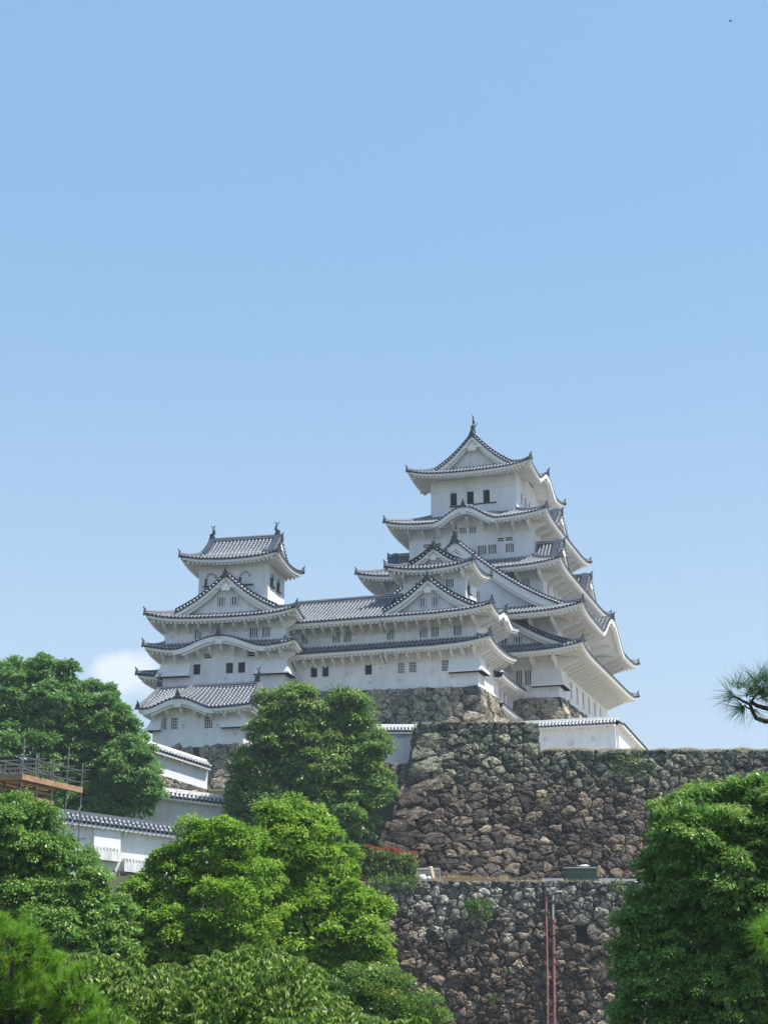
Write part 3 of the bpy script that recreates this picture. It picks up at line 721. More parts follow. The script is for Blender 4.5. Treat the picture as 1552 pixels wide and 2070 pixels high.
gable(gk, 'W', K6, -10.1, .95, 4.75, 26.95, 31.0, 15.5, verge=.65, orn=1.2, board=.5, both=True, fish=1.05, pend=1.25, ridge_h=.62)
# ---- west small keep
W1 = (-13.3, -4.4, -15, -7.4); W3 = (-12.2, -6.0, -13.0, -9.0)
wk = T('small_keep', 'three-roofed white turret in front of the tall tower, gable above its latticed middle windows', 'castle turret', (-4.4, -15, -1.33), group=None)
storey(wk, W1, -1.45, 2.6, {'W': [(-12.14, -11.51, .38, 1.36, 'grid'), (-11.03, -10.35, .38, 1.36, 'grid'), (-7.86, -7.2, .33, 1.33, 'grid')], 'S': [(-12.0, -11.4, .3, 1.4)]}, sides='WSE')
bay(wk, (-4.4, -15), 1, 2.75, 2.2, .18, 1.95)
loophole(wk, 'W', W1, -8.8, .3); loophole(wk, 'W', W1, -12.0, -.3); loophole(wk, 'W', W1, -6.9, -.25, .2, .2)
LF = {'SW': .55, 'SE': .5}
skirt(wk, W1, 3.35, (-13.3, -2.8, -16.6, -5.8), 2.55, W1, lifts=LF, sides='WS', hips=('SW',), braces={'W': 1.05, 'S': .95}, brz=.75)
storey(wk, W1, 2.7, 5.6, {'W': [(-13.2, -12.5, 3.65, 4.62), (-9.99, -9.26, 3.62, 4.58), (-8.83, -8.15, 3.6, 4.55), (-6.68, -5.94, 3.58, 4.52)]}, sides='WSE')
skirt(wk, W3, 7.0, (-13.3, -2.5, -16.9, -5.8), 5.48, W1, lifts=LF, sides='WS', hips=('SW',), bumps={'S': [(-11.6, 2.6, .8)]}, braces={'W': 1.05, 'S': 1.0}, brz=.75)
gable(wk, 'W', W1, -8.95, .75, 4.6, 6.15, 9.15, 3.0, windows=[(-10.0, -9.3, 6.55, 7.4), (-8.75, -8.05, 6.55, 7.4)], verge=.6, orn=1.1, board=.36, pend=.85, ridge_h=.36)
storey(wk, W3, 6.3, 10.6, {'W': [(-11.0, -10.2, 8.6, 9.5), (-7.95, -7.2, 8.75, 9.6)]}, sides='WSEN')
skirt(wk, (-11.6, -6.7, -13.5, -8.6), 11.1, (-13.6, -4.8, -14.4, -7.8), 10.4, W3, lift=.6, braces={'W': 2.0, 'S': .75}, brz=.6)
gable(wk, 'W', W3, -9.0, .65, 2.75, 11.0, 12.75, 5.3, verge=.5, orn=.9, board=.3, both=True, fish=.62, pend=.75, ridge_h=.36)
# ---- connecting gallery
C1 = (-23.4, -13.3, -15, -9.5)
cg = T('gallery', 'long two-storey white gallery between the left turret and the middle turret', 'castle gallery', (-18, -15, -1))
storey(cg, C1, -1.1, 2.6, {'W': [(-20.87, -20.2, .5, 1.48, 'gridd'), (-19.7, -19.05, .5, 1.48, 'gridd'), (-15.4, -14.7, .42, 1.37, 'gridd')]}, sides='WE')
for s, z in ((-21.9, .4), (-17.2, .55), (-18.7, -.3), (-14.9, -.35), (-13.8, .95), (-19.2, -.5)): loophole(cg, 'W', C1, s, z, .24, .24)
skirt(cg, (-23.4, -13.3, -15, -9.5), 3.35, (-23.4, -13.3, -16.6, -7.9), 2.55, C1, lifts={}, sides='W', hips=(), braces={'W': 1.05}, brz=.75)
storey(cg, C1, 2.7, 5.6, {'W': [(-21.88, -21.2, 3.78, 4.76), (-18.69, -17.93, 3.72, 4.74), (-17.53, -16.8, 3.7, 4.72)]}, sides='WE')
skirt(cg, (-23.4, -13.3, -12.25, -12.2), 8.35, (-23.4, -13.3, -16.9, -7.6), 5.48, C1, lifts={}, sides='WE', hips=(), braces={'W': 1.05}, brz=.75, sag=.12)
hipridge(cg, cg.o, None, None, w=.42, h=.5, orn=0, name='main_ridge', curve=lambda q: Vector((lerp(-23.4, -11.9, q), -12.22, 8.3)), n=6)
# ---- small gate buildings between the middle turret and the great keep
G1 = (-8, -4.75, -7.4, 0)
gt = T('gate_passage', 'low white passage with two sloping pent roofs between the middle turret and the tall tower', 'gate passage', (-4.75, -3.7, -5))
storey(gt, G1, -6, 2.2, {'S': [(-5.9, -5.3, -1.2, -.1), (-4.3, -3.7, -1.2, -.1), (-2.6, -2.0, -1.2, -.1)]}, sides='S')
skirt(gt, (-8, -4.75, -9.4, .3), 1.3, (-8, -3.4, -9.4, .3), .75, G1, lifts={'SW': .2, 'SE': .1}, sides='S', hips=(), braces={'S': 1.2}, brz=.5)
skirt(gt, (-8, -4.75, -9.2, .3), -1.6, (-8, -3.5, -9.2, .3), -2.15, G1, lifts={'SW': .2, 'SE': .1}, sides='S', hips=(), braces={'S': 1.2}, brz=.5)
# ---- north-west small keep (turned a few degrees against the others)
N1 = (-34.55, -22.5, -17.7, -9.5); N3 = (-32.0, -24.9, -15.7, -9.9)
nk = T('corner_turret', 'white turret at the left end with bell-shaped top windows and an arched eave', 'castle turret', (-22.9, -17.7, -.9))
nk.o.rotation_euler = (0, 0, -AZ + R(6.0))
storey(nk, N1, -1.4, 3.6, {'W': [(-31.5, -30.8, .75, 1.75, 'gridd'), (-28.25, -27.55, .75, 1.75, 'gridd'), (-27.05, -26.35, .75, 1.75, 'gridd'), (-30.5, -29.75, 2.3, 2.76, 'slots'), (-26.1, -25.4, 2.3, 2.76, 'slots')]}, sides='WSN')
bay(nk, (-22.5, -17.7), 1, 2.9, 2.2, .6, 2.5); bay(nk, (-34.55, -17.7), -1, 2.8, 2.2, .7, 2.5)
for s, z in ((-30.4, 1.0), (-28.3, .25), (-24., .35), (-33.2, .25)): loophole(nk, 'W', N1, s, z, .22, .26)
skirt(nk, N1, 3.8, ex(N1, 1.5), 2.9, N1, lift=.6, bumps={'W': [(-28.6, 4.6, 1.3)]}, braces={'W': 1.15, 'S': 1.}, brz=.75)
storey(nk, N1, 3.6, 6.3, {'W': [(-31.5, -30.8, 4.2, 5.2), (-26.0, -25.2, 4.1, 5.05), (-24.75, -24.0, 4.1, 5.05)]}, sides='WSN')
loophole(nk, 'W', N1, -33.8, 4.55, .22, .2)
skirt(nk, N3, 7.6, ex(N1, 1.5), 5.95, N1, lift=.65, braces={'W': 1.15, 'S': 1.}, brz=.75)
gable(nk, 'W', N1, -28.3, .75, 5.1, 6.75, 10.3, 2.9, windows=[(-29.3, -28.55, 7.35, 8.2), (-28.0, -27.25, 7.35, 8.2)], verge=.65, orn=1.2, board=.4, pend=1.0, ridge_h=.42)
storey(nk, N3, 7.0, 12.3, {}, sides='WSNE')
def bellwin(t, side, r, s, z, w_, h_):
    pr = []
    for i in range(19):
        a = i / 18 * 2 - 1; x = abs(a)
        pr.append((a, (1 - x ** 2.2) * .38 + .62 if True else 0))
    def outl(f, g_):
        L_ = [(-w_ / 2 * 1.12 * f, 0)] + [(w_ / 2 * f * a * (1 if abs(a) < .99 else 1), h_ * (y * g_)) for a, y in pr] + [(w_ / 2 * 1.12 * f, 0)]
        return L_
    A = outl(1, 1); B = outl(.68, .86); mb = MB(); mw = MB()
    n = len(A)
    for i in range(n - 1):
        m = mb if (i % 2 == 0) else mw
        q = [A[i], A[i + 1], B[i + 1], B[i]]
        m.hexa([P3(side, r, s + x, .0, z + y) for x, y in q], [P3(side, r, s + x, .1, z + y) for x, y in q])
    sbox(mb, side, r, s - w_ * .68, s + w_ * .68, 0, .2, z - .12, z)
    wd = part('bell_window', mb, WOODBLK, t); part('frame_stud', mw, PLASTER, t, wd)
    mp_ = MB(); mp_.poly([P3(side, r, s + x, .03, z + y) for x, y in B]); part('shutter', mp_, PLASTER if side == 'W' else DARK, t, wd)
for s in (-30.7, -27.2): bellwin(nk, 'W', N3, s, 9.9, 1.2, 1.35)
for s in (-14.4, -12.2): bellwin(nk, 'S', N3, s, 9.9, .95, 1.3)
bellwin(wk, 'S', W3, -12.0, 8.3, .8, 1.1)
skirt(nk, (-31.6, -25.3, -16.2, -9.4), 12.95, ex(N3, 1.5), 12.2, N3, lift=.55, brz=.6)
gable(nk, 'S', N3, -12.85, .45, 3.3, 12.8, 15.3, 7.6, verge=.55, orn=.9, board=.32, both=True, fish=.72, pend=.8, ridge_h=.42)
# ---- north range, glimpsed behind the left turret
R1_ = (-38.6, -33.5, -12.0, -1)
nr = T('rear_gallery', 'low eave of a white building peeking out behind the left turret', 'castle gallery', (-36, -12, -1.5))
storey(nr, R1_, -3, 1.9, {}); skirt(nr, (-36.5, -35.5, -9.5, -3), 3.5, ex(R1_, 1.5), 1.8, R1_, lift=.5, braces={'W': 1.2}, brz=.6)
# ---- lower left turret with arched eave
L1_ = (-33.5, -24.6, -22, -17.9)
ll = T('gate_turret', 'low white turret with an arched tiled eave, below the left turret beside the leafy tree', 'castle turret', (-24.6, -22, -6.6))
ll.o.rotation_euler = (0, 0, -AZ + R(3.))
storey(ll, L1_, -6.75, -3.2, {'W': [(-32.82, -32.15, -5.0, -3.95, 'grid'), (-31.72, -31.05, -5.0, -3.95, 'grid'), (-28.4, -27.65, -5.05, -3.95, 'grid')]})
bay(ll, (-24.6, -22), 1, 2.1, 1.6, -5.0, -3.6); bay(ll, (-33.5, -22), -1, .9, 1.5, -5.0, -3.6)
loophole(ll, 'W', L1_, -30.5, -4.75, .22, .28); loophole(ll, 'W', L1_, -27.1, -4.85, .26, .28); loophole(ll, 'W', L1_, -25.4, -5.7, .2, .28)
skirt(ll, (-34.0, -24.0, -20.0, -19.9), -.95, (-34.5, -23.4, -23.3, -16.6), -3.4, L1_, lift=.25, bumps={'W': [(-30.6, 3.4, 1.05)]}, braces={'W': 1.4}, brz=.6, sag=.1)
hipridge(ll, ll.o, None, None, w=.4, h=.5, orn=0, name='main_ridge', curve=lambda q: Vector((lerp(-34.1, -23.9, q), -19.95, -1.0)), n=4)
for u_, d in ((-33.9, -1), (-24.1, 1)): shachi(ll, ll.o, (u_, -19.95, -.45), (d, 0, 0), .68)

# ---- stone bases of the keeps
def kbase(name, label, u0, u1, v0, v1, zt, D, seed, size=.85, sides='WS', zl=None):
    t = T('stone_rampart', label, 'stone wall', (u1, v0, zt))
    off = lambda d: .24 * d + .02 * d * d
    top = lambda s: zt if zl is None else lerp(zl, zt, min(1, max(0, (s - u0) / (u1 - u0))))
    def mw(s, d, h): q = min(1, max(0, (u0 + s - u1 + 6) / 6)); return (u0 + s + off(d) * q, v0 - off(d) - h * .95, top(u0 + s) - d + h * .3)
    def ms(s, d, h): q = max(0, 1 - s / 6); return (u1 + off(d) + h * .95, v0 + s - off(d) * q, zt - d + h * .3)
    mb = MB(); S = u1 - u0
    exs = [(S - (1.0 if k % 2 else .55), .45 + .8 * k, .35, 1.2, .5) for k in range(int(D / .8))]
    stones(mb, mw, S, D, size, seed, extra=exs, h=.13)
    part('west_masonry', mb, ST_KEEP, t)
    mb = MB(); stones(mb, ms, v1 - v0, D, size, seed + 1, h=.12)
    part('south_masonry', mb, ST_KEEP, t)
    mb = MB(); dd = [D * k / 6 for k in range(7)]
    backing(mb, mw, [S * k / 8 for k in range(9)], dd); backing(mb, ms, [(v1 - v0) * k / 6 for k in range(7)], dd); mb.hexa([(u0, v0 + .6, zt - D), (u1 - .6, v0 + .6, zt - D), (u1 - .6, v1, zt - D), (u0, v1, zt - D)], [(u0, v0 + .6, zt - .1), (u1 - .6, v0 + .6, zt - .1), (u1 - .6, v1, zt - .1), (u0, v1, zt - .1)]); part('core', mb, GAP, t)
    return t
kbase('stone_rampart', 'grey-brown stone base below the long gallery and the middle turret', -36, -4.35, -15.05, -7.0, -1.33, 9, 11, zl=-.5)
kbase('stone_rampart', 'pale stone base directly under the tallest tower', -9, .05, -.05, 24, 0, 8, 21, size=.95)
kbase('stone_rampart', 'rounded-boulder base under the arched-eave turret beside the leafy tree', -34.5, -21.5, -22.05, -16, -6.6, 8, 31, size=1.05)

# ================================================================== GROUND AND HILL
def pw(x, pts):
    if x <= pts[0][0]: return pts[0][1]
    for (a, b), (c, d) in zip(pts, pts[1:]):
        if x <= c: return lerp(b, d, (x - a) / (c - a)) if c > a else d
    return pts[-1][1]
def HH(x, y):
    left = pw(y, [(0, 0), (60, 0), (82, 1), (94, 4), (98.5, 7.8), (118, 9), (126, 14.), (127, 16.5), (134, 17.5), (300, 19)])
    right = pw(y, [(0, 0), (55, 0), (85, -3), (119.0, -3), (119.1, 8.65), (300, 8.65)])
    k = min(1, max(0, (x + 15) / 4))
    if y < 119.05: return lerp(left, right, k) + (0 if y < 3 else .12 * math.sin(x * .7) * math.cos(y * .5))
    if y < 125.5: return 8.65 if x > -14 else lerp(left, 8.65, min(1, max(0, (x + 18) / 4)))
    if x < 3: return left if x < -3 or y < 131.6 else 19.0
    return (21.55 if y < 131 and x < 12.2 else 19.2)
mb = MB(); xs = [-95 + k for k in range(0, 230)]; ys = [k for k in range(-12, 119, 3)] + [119.02, 119.12] + [120 + .5 * k for k in range(12)] + [126 + k for k in range(12)] + [140 + 6 * k for k in range(24)]
gi = [[mb.pt((x, y, (-3.6 if x in (-95, 134) else HH(x, y)))) for x in xs] for y in ys]
for j in range(len(ys) - 1):
    for i in range(len(xs) - 1): mb.face((gi[j][i], gi[j][i + 1], gi[j + 1][i + 1], gi[j + 1][i]))
HILLM = GRASS.copy(); HILLM.name = 'grass_and_sand'; _t = HILLM.node_tree; _b = _t.nodes['Principled BSDF']; _g = _t.nodes.new('ShaderNodeNewGeometry'); _s = _t.nodes.new('ShaderNodeSeparateXYZ'); _r = _t.nodes.new('ShaderNodeMapRange'); _r.inputs[1].default_value = 18.6; _r.inputs[2].default_value = 19.1; _m = _t.nodes.new('ShaderNodeMix'); _m.data_type = 'RGBA'; _c = [n_ for n_ in _t.nodes if n_.type == 'VALTORGB'][0]
for a_, b_ in ((_g.outputs['Position'], _s.inputs[0]), (_s.outputs[2], _r.inputs[0]), (_r.outputs[0], _m.inputs[0]), (_c.outputs[0], _m.inputs[6]), (_m.outputs[2], _b.inputs['Base Color'])): _t.links.new(a_, b_)
_m.inputs[7].default_value = (.38, .35, .29, 1)
solo('hillside', mb, HILLM, 'grassy castle hill in terraces behind the stone walls', None, kind='structure')
mb = MB(); mb.poly([(-4000, -4000, -3.5), (4000, -4000, -3.5), (4000, 4000, -3.5), (-4000, 4000, -3.5)])
solo('ground', mb, EARTH, 'flat ground around the castle hill', None, kind='structure')

# ================================================================== THE BIG STONE WALLS
off1 = lambda d: .17 * d + .0125 * d * d
BX, BY, BZ = 2.85, 125.0, 21.75
def m_front(s, d, h): return (BX + s - off1(d) * max(0, 1 - s / 9), BY - off1(d) - h * .96, BZ - d + h * .25)
def m_left(s, d, h): return (BX - off1(d) - h * .96, BY + s - off1(d) * max(0, 1 - s / 9), BZ - d + h * .25)
def m_ret(s, d, h): return (BX + 9.65 + h, BY + s + .02 - off1(d) * max(0, 1 - s / 3), BZ - d)
t = T('stone_rampart', 'tall dark rubble stone rampart with a raised block at its left end', 'stone wall', (BX, BY, 9), 'w')
WL = 36.
def dom1(s, d): return (0, WL if d > 3.1 else 9.65, 0, 12.8) if s < 9.65 else (0 if d > 3.1 else 9.65, WL, 2.33, 12.8)
cs = [((1.15 if k % 2 else .7), .5 + 1.0 * k, .5, 1.45 if k % 2 else .95, .62) for k in range(13)] + [(9.3 - (.2 if k % 2 else .0), .45 + .85 * k, .3, .75, .5) for k in range(3)]
mb = MB(); stones(mb, m_front, WL, 12.8, .66, 5, dom=dom1, extra=cs, h=.27, asp=1.25, small=.46, wvar=.62)
part('front_masonry', mb, ST_BIG, t)
mb = MB(); stones(mb, m_left, 12, 12.8, .7, 6, extra=[((.7 if k % 2 else 1.15), .5 + 1.0 * k, .5, 1.3, .62) for k in range(13)], h=.15)
part('side_masonry', mb, ST_BIG, t)
mb = MB(); stones(mb, m_ret, 3., 2.5, .7, 9, h=.12); part('return_masonry', mb, ST_BIG, t)
mb = MB(); dd = [12.8 * k / 10 for k in range(11)]
backing(mb, m_front, [9.65 * k / 6 for k in range(7)], dd, -.03); backing(mb, m_front, [9.65 + (WL - 9.65) * k / 8 for k in range(9)], [2.4 + 10.4 * k / 8 for k in range(9)], -.03)
backing(mb, m_left, [12 * k / 6 for k in range(7)], dd, -.03); backing(mb, m_ret, [0, 3], [0, 2.6], -.03)
part('core', mb, GAP, t)
# wall set back behind the left corner of the rampart
t = T('stone_rampart', 'shaded stone wall under the short white wall, left of the rampart corner', 'stone wall', (0, 130.5, 9), 'w')
mp = lambda s, d, h: (-9 + s, 130.3 - .16 * d - h, 19.2 - d)
mb = MB(); stones(mb, mp, 13, 9.5, .85, 15, h=.14); part('masonry', mb, ST_KEEP, t)
mb = MB(); backing(mb, mp, [0, 13], [0, 9.5]); part('core', mb, GAP, t)
# lower retaining wall
off2 = lambda d: .10 * d
LX = -9.; LZ = 8.75
m_low = lambda s, d, h: (LX + s, 118.6 - off2(d) - h, LZ - d + h * .15)
t = T('retaining_wall', 'pale grey rubble retaining wall along the foot of the terrace with two red pipes', 'stone wall', (8, 118.6, -3), 'w')
hole = (23.25, 24.05, 3.2, 4.5)
exl = [(22.5, 3.6, .1, .7, .5), (23.63, 2.85, .15, 1.1, .42), (24.7, 3.6, .1, .7, .5), (23.6, 4.75, .15, 1.2, .4), (25.0, 6.3, .8, 1.3, .85), (14.0, 3.9, .1, .9, .25), (16.3, 5.5, .1, .8, .25)]
mb = MB(); stones(mb, m_low, 36, 12.5, .64, 44, extra=exl, h=.3, asp=1.15, small=.46, wvar=.62, keep=lambda s, d: not (hole[0] < s < hole[1] and hole[2] < d < hole[3]), hcut=hole)
part('masonry', mb, ST_LOW, t)
mb = MB(); backing(mb, m_low, [36 * k / 12 for k in range(13)], [12.5 * k / 6 for k in range(7)], -.05); part('core', mb, GAP, t)
mb = MB(); backing(mb, m_low, [hole[0] - .1, hole[1] + .1], [hole[2] - .1, hole[3] + .1], -.03); part('drain_opening', mb, DARK, t)

# ================================================================== WHITE WALLS WITH TILED COPINGS
def rollmat2():
    m = ROLL.copy(); m.name = 'whitened_roll_tile'
    for n_ in m.node_tree.nodes:
        if n_.type == 'VALTORGB' and len(n_.color_ramp.elements) == 4:
            for i, c in enumerate(((.34, .35, .36), (.66, .65, .64), (.66, .65, .64), (.34, .35, .36))): n_.color_ramp.elements[i].color = c + (1,)
    return m
ROLLW = rollmat2()
def coped_wall(label, P0, P1, h, white=False, thick=.5, rh=.55, ov=.5, loops=(), base_stone=0, seed=1, group='white coped walls'):
    P0 = Vector(P0); P1 = Vector(P1); D = P1 - P0; Lh = Vector((D.x, D.y, 0)).length; e = Vector((D.x, D.y, 0)).normalized(); n = Vector((e.y, -e.x, 0))   # n faces the camera side
    sl_ = D.z / Lh
    t = T('coped_wall', label, 'white wall', (P0.x, P0.y, P0.z - h), 'w', group)
    def Q(s, o, z): p = P0 + e * s + n * o; return Vector((p.x, p.y, P0.z + sl_ * s + z))
    mb = MB(); mb.hexa([Q(0, thick / 2, -h - .4), Q(Lh, thick / 2, -h - .4), Q(Lh, -thick / 2, -h - .4), Q(0, -thick / 2, -h - .4)],
                       [Q(0, thick / 2, -rh - .05), Q(Lh, thick / 2, -rh - .05), Q(Lh, -thick / 2, -rh - .05), Q(0, -thick / 2, -rh - .05)])
    wl = part('wall', mb, PLASTER, t)
    mb = MB(); ev = MB(); W = thick / 2 + ov
    for sg in (1, -1):
        mb.poly([Q(0, sg * W, -rh), Q(Lh, sg * W, -rh), Q(Lh, 0, -.08), Q(0, 0, -.08)], 1)
        k = int(Lh / .3)
        for i in range(k + 1):
            s = i * Lh / k; rolls(mb, [Q(s, sg * W, -rh + .03), Q(s, sg * W * .5, (-rh - .05) / 2 + .01), Q(s, sg * .05, -.05)], 3, random.random() * .4, r=.095)
        ev.hexa([Q(0, sg * (W - .06), -rh - .22), Q(Lh, sg * (W - .06), -rh - .22), Q(Lh, sg * thick / 2, -rh - .14), Q(0, sg * thick / 2, -rh - .14)],
                [Q(0, sg * (W - .06), -rh - .03), Q(Lh, sg * (W - .06), -rh - .03), Q(Lh, sg * thick / 2, -rh + .1), Q(0, sg * thick / 2, -rh + .1)])
        k = int(Lh / 1.6)
        for i in range(k):
            s = (i + .5) * Lh / k; a = Q(s, sg * thick / 2, -rh - .5); b = Q(s, sg * (W - .12), -rh - .22)
            ev.beam(a, b, .14, .1)
    rf = part('coping', mb, [ROLLW if white else ROLL, TILED], t)
    part('eave', ev, SOFFIT, t, rf)
    mb = MB(); mb.hexa([Q(0, .14, -.12), Q(Lh, .14, -.12), Q(Lh, -.14, -.12), Q(0, -.14, -.12)], [Q(0, .08, .16), Q(Lh, .08, .16), Q(Lh, -.08, .16), Q(0, -.08, .16)])
    part('main_ridge', mb, SOFFIT if white else RIDGE, t, rf)
    for s, z, w_ in loops:
        f = MB(); c = Q(s, thick / 2 + .015, z); 
        for a, b in (((-w_ / 2, -.14), (w_ / 2, -.11)), ((-w_ / 2, .11), (w_ / 2, .14)), ((-w_ / 2, -.11), (-w_ / 2 + .03, .11)), ((w_ / 2 - .03, -.11), (w_ / 2, .11))):
            x0, z0 = a; x1, z1 = b
            f.hexa([c + e * x0 + Vector((0, 0, z0)) - n * .02, c + e * x1 + Vector((0, 0, z0)) - n * .02, c + e * x1 + Vector((0, 0, z0)) + n * .02, c + e * x0 + Vector((0, 0, z0)) + n * .02],
                   [c + e * x0 + Vector((0, 0, z1)) - n * .02, c + e * x1 + Vector((0, 0, z1)) - n * .02, c + e * x1 + Vector((0, 0, z1)) + n * .02, c + e * x0 + Vector((0, 0, z1)) + n * .02])
        part('loophole', f, GREY_EDGE, t, wl)
    if base_stone:
        mb = MB(); mp = lambda s, d, hh: tuple(Q(s, thick / 2 + .12 + .25 * d + hh, -h - d))
        stones(mb, mp, Lh, base_stone, .55, seed, h=.16); part('footing', mb, ST_KEEP, t)
        mb = MB(); backing(mb, mp, [0, Lh], [0, base_stone]); part('core', mb, GAP, t)
    return t, Q, Lh, e, n
cor = atY(1243, 1452, 135.)
t, Q, Lh, e, n = coped_wall('white wall with pale tile coping running left from its corner above the rampart', cor - U * 8.6, cor, 3.1, True, loops=((2.3, -1.6, .3), (4.6, -2.1, .45), (6.6, -1.75, .26)))
coped_wall('white wall receding away from the corner behind the dry grass of the rampart', cor + V * .01 - U * .0, cor + V * 30 + Vector((0, 0, -1.3)), 3.1, True)
coped_wall('short white wall between the leafy tree and the rampart corner', atY(700, 1468, 131), atY(870, 1468, 131.3), 3.4, True, loops=((5.6, -1.9, .26),))
coped_wall('bright white coping sloping down to the boulder base under the arched-eave turret', atY(270, 1492, 121), atY(417, 1540, 126), 2.3, True, base_stone=1.6, seed=61)
coped_wall('white coped wall between the spreading tree and the leafy tree', atY(250, 1586, 113), atY(500, 1618, 114), 3.1, True)
t, Q, Lh, e, n = coped_wall('long white wall with a hatch bay and grey tile coping beside the scaffold', atY(20, 1626, 97), atY(420, 1680, 103), 3.3, False, thick=.5, rh=.6, ov=.55, base_stone=3.5, seed=71)
# hatch bay with weathered crenellated sill, and a smaller sill to its right
def hatch(s, w_, full):
    par = t.o
    if full:
        mb = MB(); mb.hexa([Q(s, .25, -2.7), Q(s + w_, .25, -2.7), Q(s + w_, .62, -2.6), Q(s, .62, -2.6)], [Q(s, .25, -.75), Q(s + w_, .25, -.75), Q(s + w_, .5, -.75), Q(s, .5, -.75)])
        par = part('hatch_bay', mb, PLASTER, t)
    mb = MB(); z0 = -2.75 if full else -3.3
    rg = []
    nn = 8
    for i in range(nn * 2):
        a = s + w_ * i / (nn * 2); b = s + w_ * (i + 1) / (nn * 2); hh = .82 if i % 2 == 0 else .62
        mb.hexa([Q(a, .3, z0), Q(b, .3, z0), Q(b, .82, z0), Q(a, .82, z0)], [Q(a, .3, z0 + hh), Q(b, .3, z0 + hh), Q(b, .72, z0 + hh), Q(a, .72, z0 + hh)])
    part('crenellated_sill', mb, PLASTER_OLD, t, par)
sx = (atY(190, 1700, 99) - Vector((Q(0, 0, 0)))).dot(e)
hatch(sx, 1.75, True); hatch(sx + 2.0, 1.7, False)

# ================================================================== TREES
def leafmesh(name, P, st, mat, base, nv=4):
    me = bpy.data.meshes.new(name); n = len(P); k = n // nv
    me.vertices.add(n); me.vertices.foreach_set('co', (P - np.array(base)).astype(np.float32).ravel())
    me.loops.add(n); me.loops.foreach_set('vertex_index', np.arange(n, dtype=np.int32))
    me.polygons.add(k); me.polygons.foreach_set('loop_start', np.arange(0, n, nv, dtype=np.int32)); me.polygons.foreach_set('loop_total', np.full(k, nv, dtype=np.int32))
    me.materials.append(mat); me.update(calc_edges=True)
    a = me.attributes.new('st', 'FLOAT_VECTOR', 'POINT'); a.data.foreach_set('vector', st.astype(np.float32).ravel())
    return me
def unit(a): return a / np.maximum(1e-9, np.linalg.norm(a, axis=1, keepdims=True))
def leaves(C, Dr, Nr, L, Wd, fold=.25):
    """rhombic folded leaves: C base points, Dr pointing direction, Nr face normal"""
    S = unit(np.cross(Dr, Nr)); Nn = unit(np.cross(S, Dr)); L = L[:, None]; Wd = Wd[:, None]
    a = C; b = C + Dr * L * .5 + S * Wd * .5 + Nn * L * fold * .4; c = C + Dr * L - Nn * L * fold * .3; d = C + Dr * L * .5 - S * Wd * .5 + Nn * L * fold * .4
    return np.stack([a, b, c, d], 1).reshape(-1, 3)
def crown(rs, blobs, tuft, leaf, ntf, nlf, jitter=.25, young=.3, droop=.3, slim=.42, core=.35, squash=.75, view=True):
    """blobs: (centre, radius). Tufts sit on the blobs' skins, leaves fill each tuft."""
    TC = []; TD = []; TY = []
    bc = np.array([b[0] for b in blobs]); br = np.array([b[1] for b in blobs])
    for c, r in blobs:
        c = np.array(c); m = max(10, int(ntf * 2.9 * (r / tuft) ** 2)); d = unit(rs.normal(size=(m, 3)))
        keep = (d[:, 2] > -.75); d = d[keep]
        front = d[:, 1] > .35
        d = d[~(front & (rs.random(len(d)) < .6))]       # thinner foliage on the far side
        rr = r * (1 + rs.uniform(-jitter, jitter * .55, len(d)))
        p = c + d * rr[:, None] * np.array([1, 1, squash + .15])
        ins = np.zeros(len(p), bool)
        for c2, r2 in zip(bc, br):
            if np.allclose(c2, c): continue
            ins |= (np.linalg.norm(p - c2, axis=1) < r2 * .82)
        p = p[~ins]; d = d[~ins]
        TC.append(p); TD.append(d)
    TC = np.concatenate(TC); TD = np.concatenate(TD); n = len(TC)
    ts = tuft * rs.uniform(.55, 1.15, n); ty = rs.random(n)
    leaf = leaf * .84; k = int(nlf * 5.8); q = unit(rs.normal(size=(n, k, 3)).reshape(-1, 3)).reshape(n, k, 3)
    q[:, :, 2] = np.where(q[:, :, 2] < -.2, -q[:, :, 2] * .6, q[:, :, 2])
    rad = rs.uniform(.55, 1.0, (n, k)) ** .6
    P = TC[:, None, :] + q * (rad * ts[:, None])[:, :, None] * np.array([1, 1, .8])
    out = unit((q + TD[:, None, :] * .55).reshape(-1, 3))
    Dr = unit(out * np.array([1, 1, .5]) + rs.normal(size=out.shape) * .45 + np.array([0, 0, -droop]))
    Nr = unit(out * .75 + np.array([0, -.15, .75]) + rs.normal(size=out.shape) * .33)
    P = P.reshape(-1, 3); L = leaf * rs.uniform(.65, 1.3, len(P)); W_ = L * slim * rs.uniform(.8, 1.2, len(P))
    V_ = leaves(P, Dr, Nr, L, W_)
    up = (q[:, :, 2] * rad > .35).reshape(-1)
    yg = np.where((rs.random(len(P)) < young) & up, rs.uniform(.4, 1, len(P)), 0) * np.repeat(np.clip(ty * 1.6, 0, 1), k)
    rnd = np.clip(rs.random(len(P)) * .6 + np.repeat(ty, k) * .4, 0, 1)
    st = np.stack([rnd, yg, rs.random(len(P))], 1)
    # inner foliage so the crown is not hollow
    I = []
    for c, r in blobs:
        m = int(core * 26 * (r / leaf) ** 2); d = unit(rs.normal(size=(m, 3))) * (rs.uniform(.6, .93, m)[:, None] * r)
        I.append(np.array(c) + d)
    I = np.concatenate(I); Dr = unit(rs.normal(size=I.shape)); Nr = unit(rs.normal(size=I.shape))
    V2 = leaves(I, Dr, Nr, np.full(len(I), leaf * 1.9), np.full(len(I), leaf * 1.3)); s2 = np.stack([rs.random(len(I)) * .8, np.zeros(len(I)), rs.random(len(I))], 1)
    return np.concatenate([V_, V2]), np.repeat(np.concatenate([st, s2]), 4, axis=0)
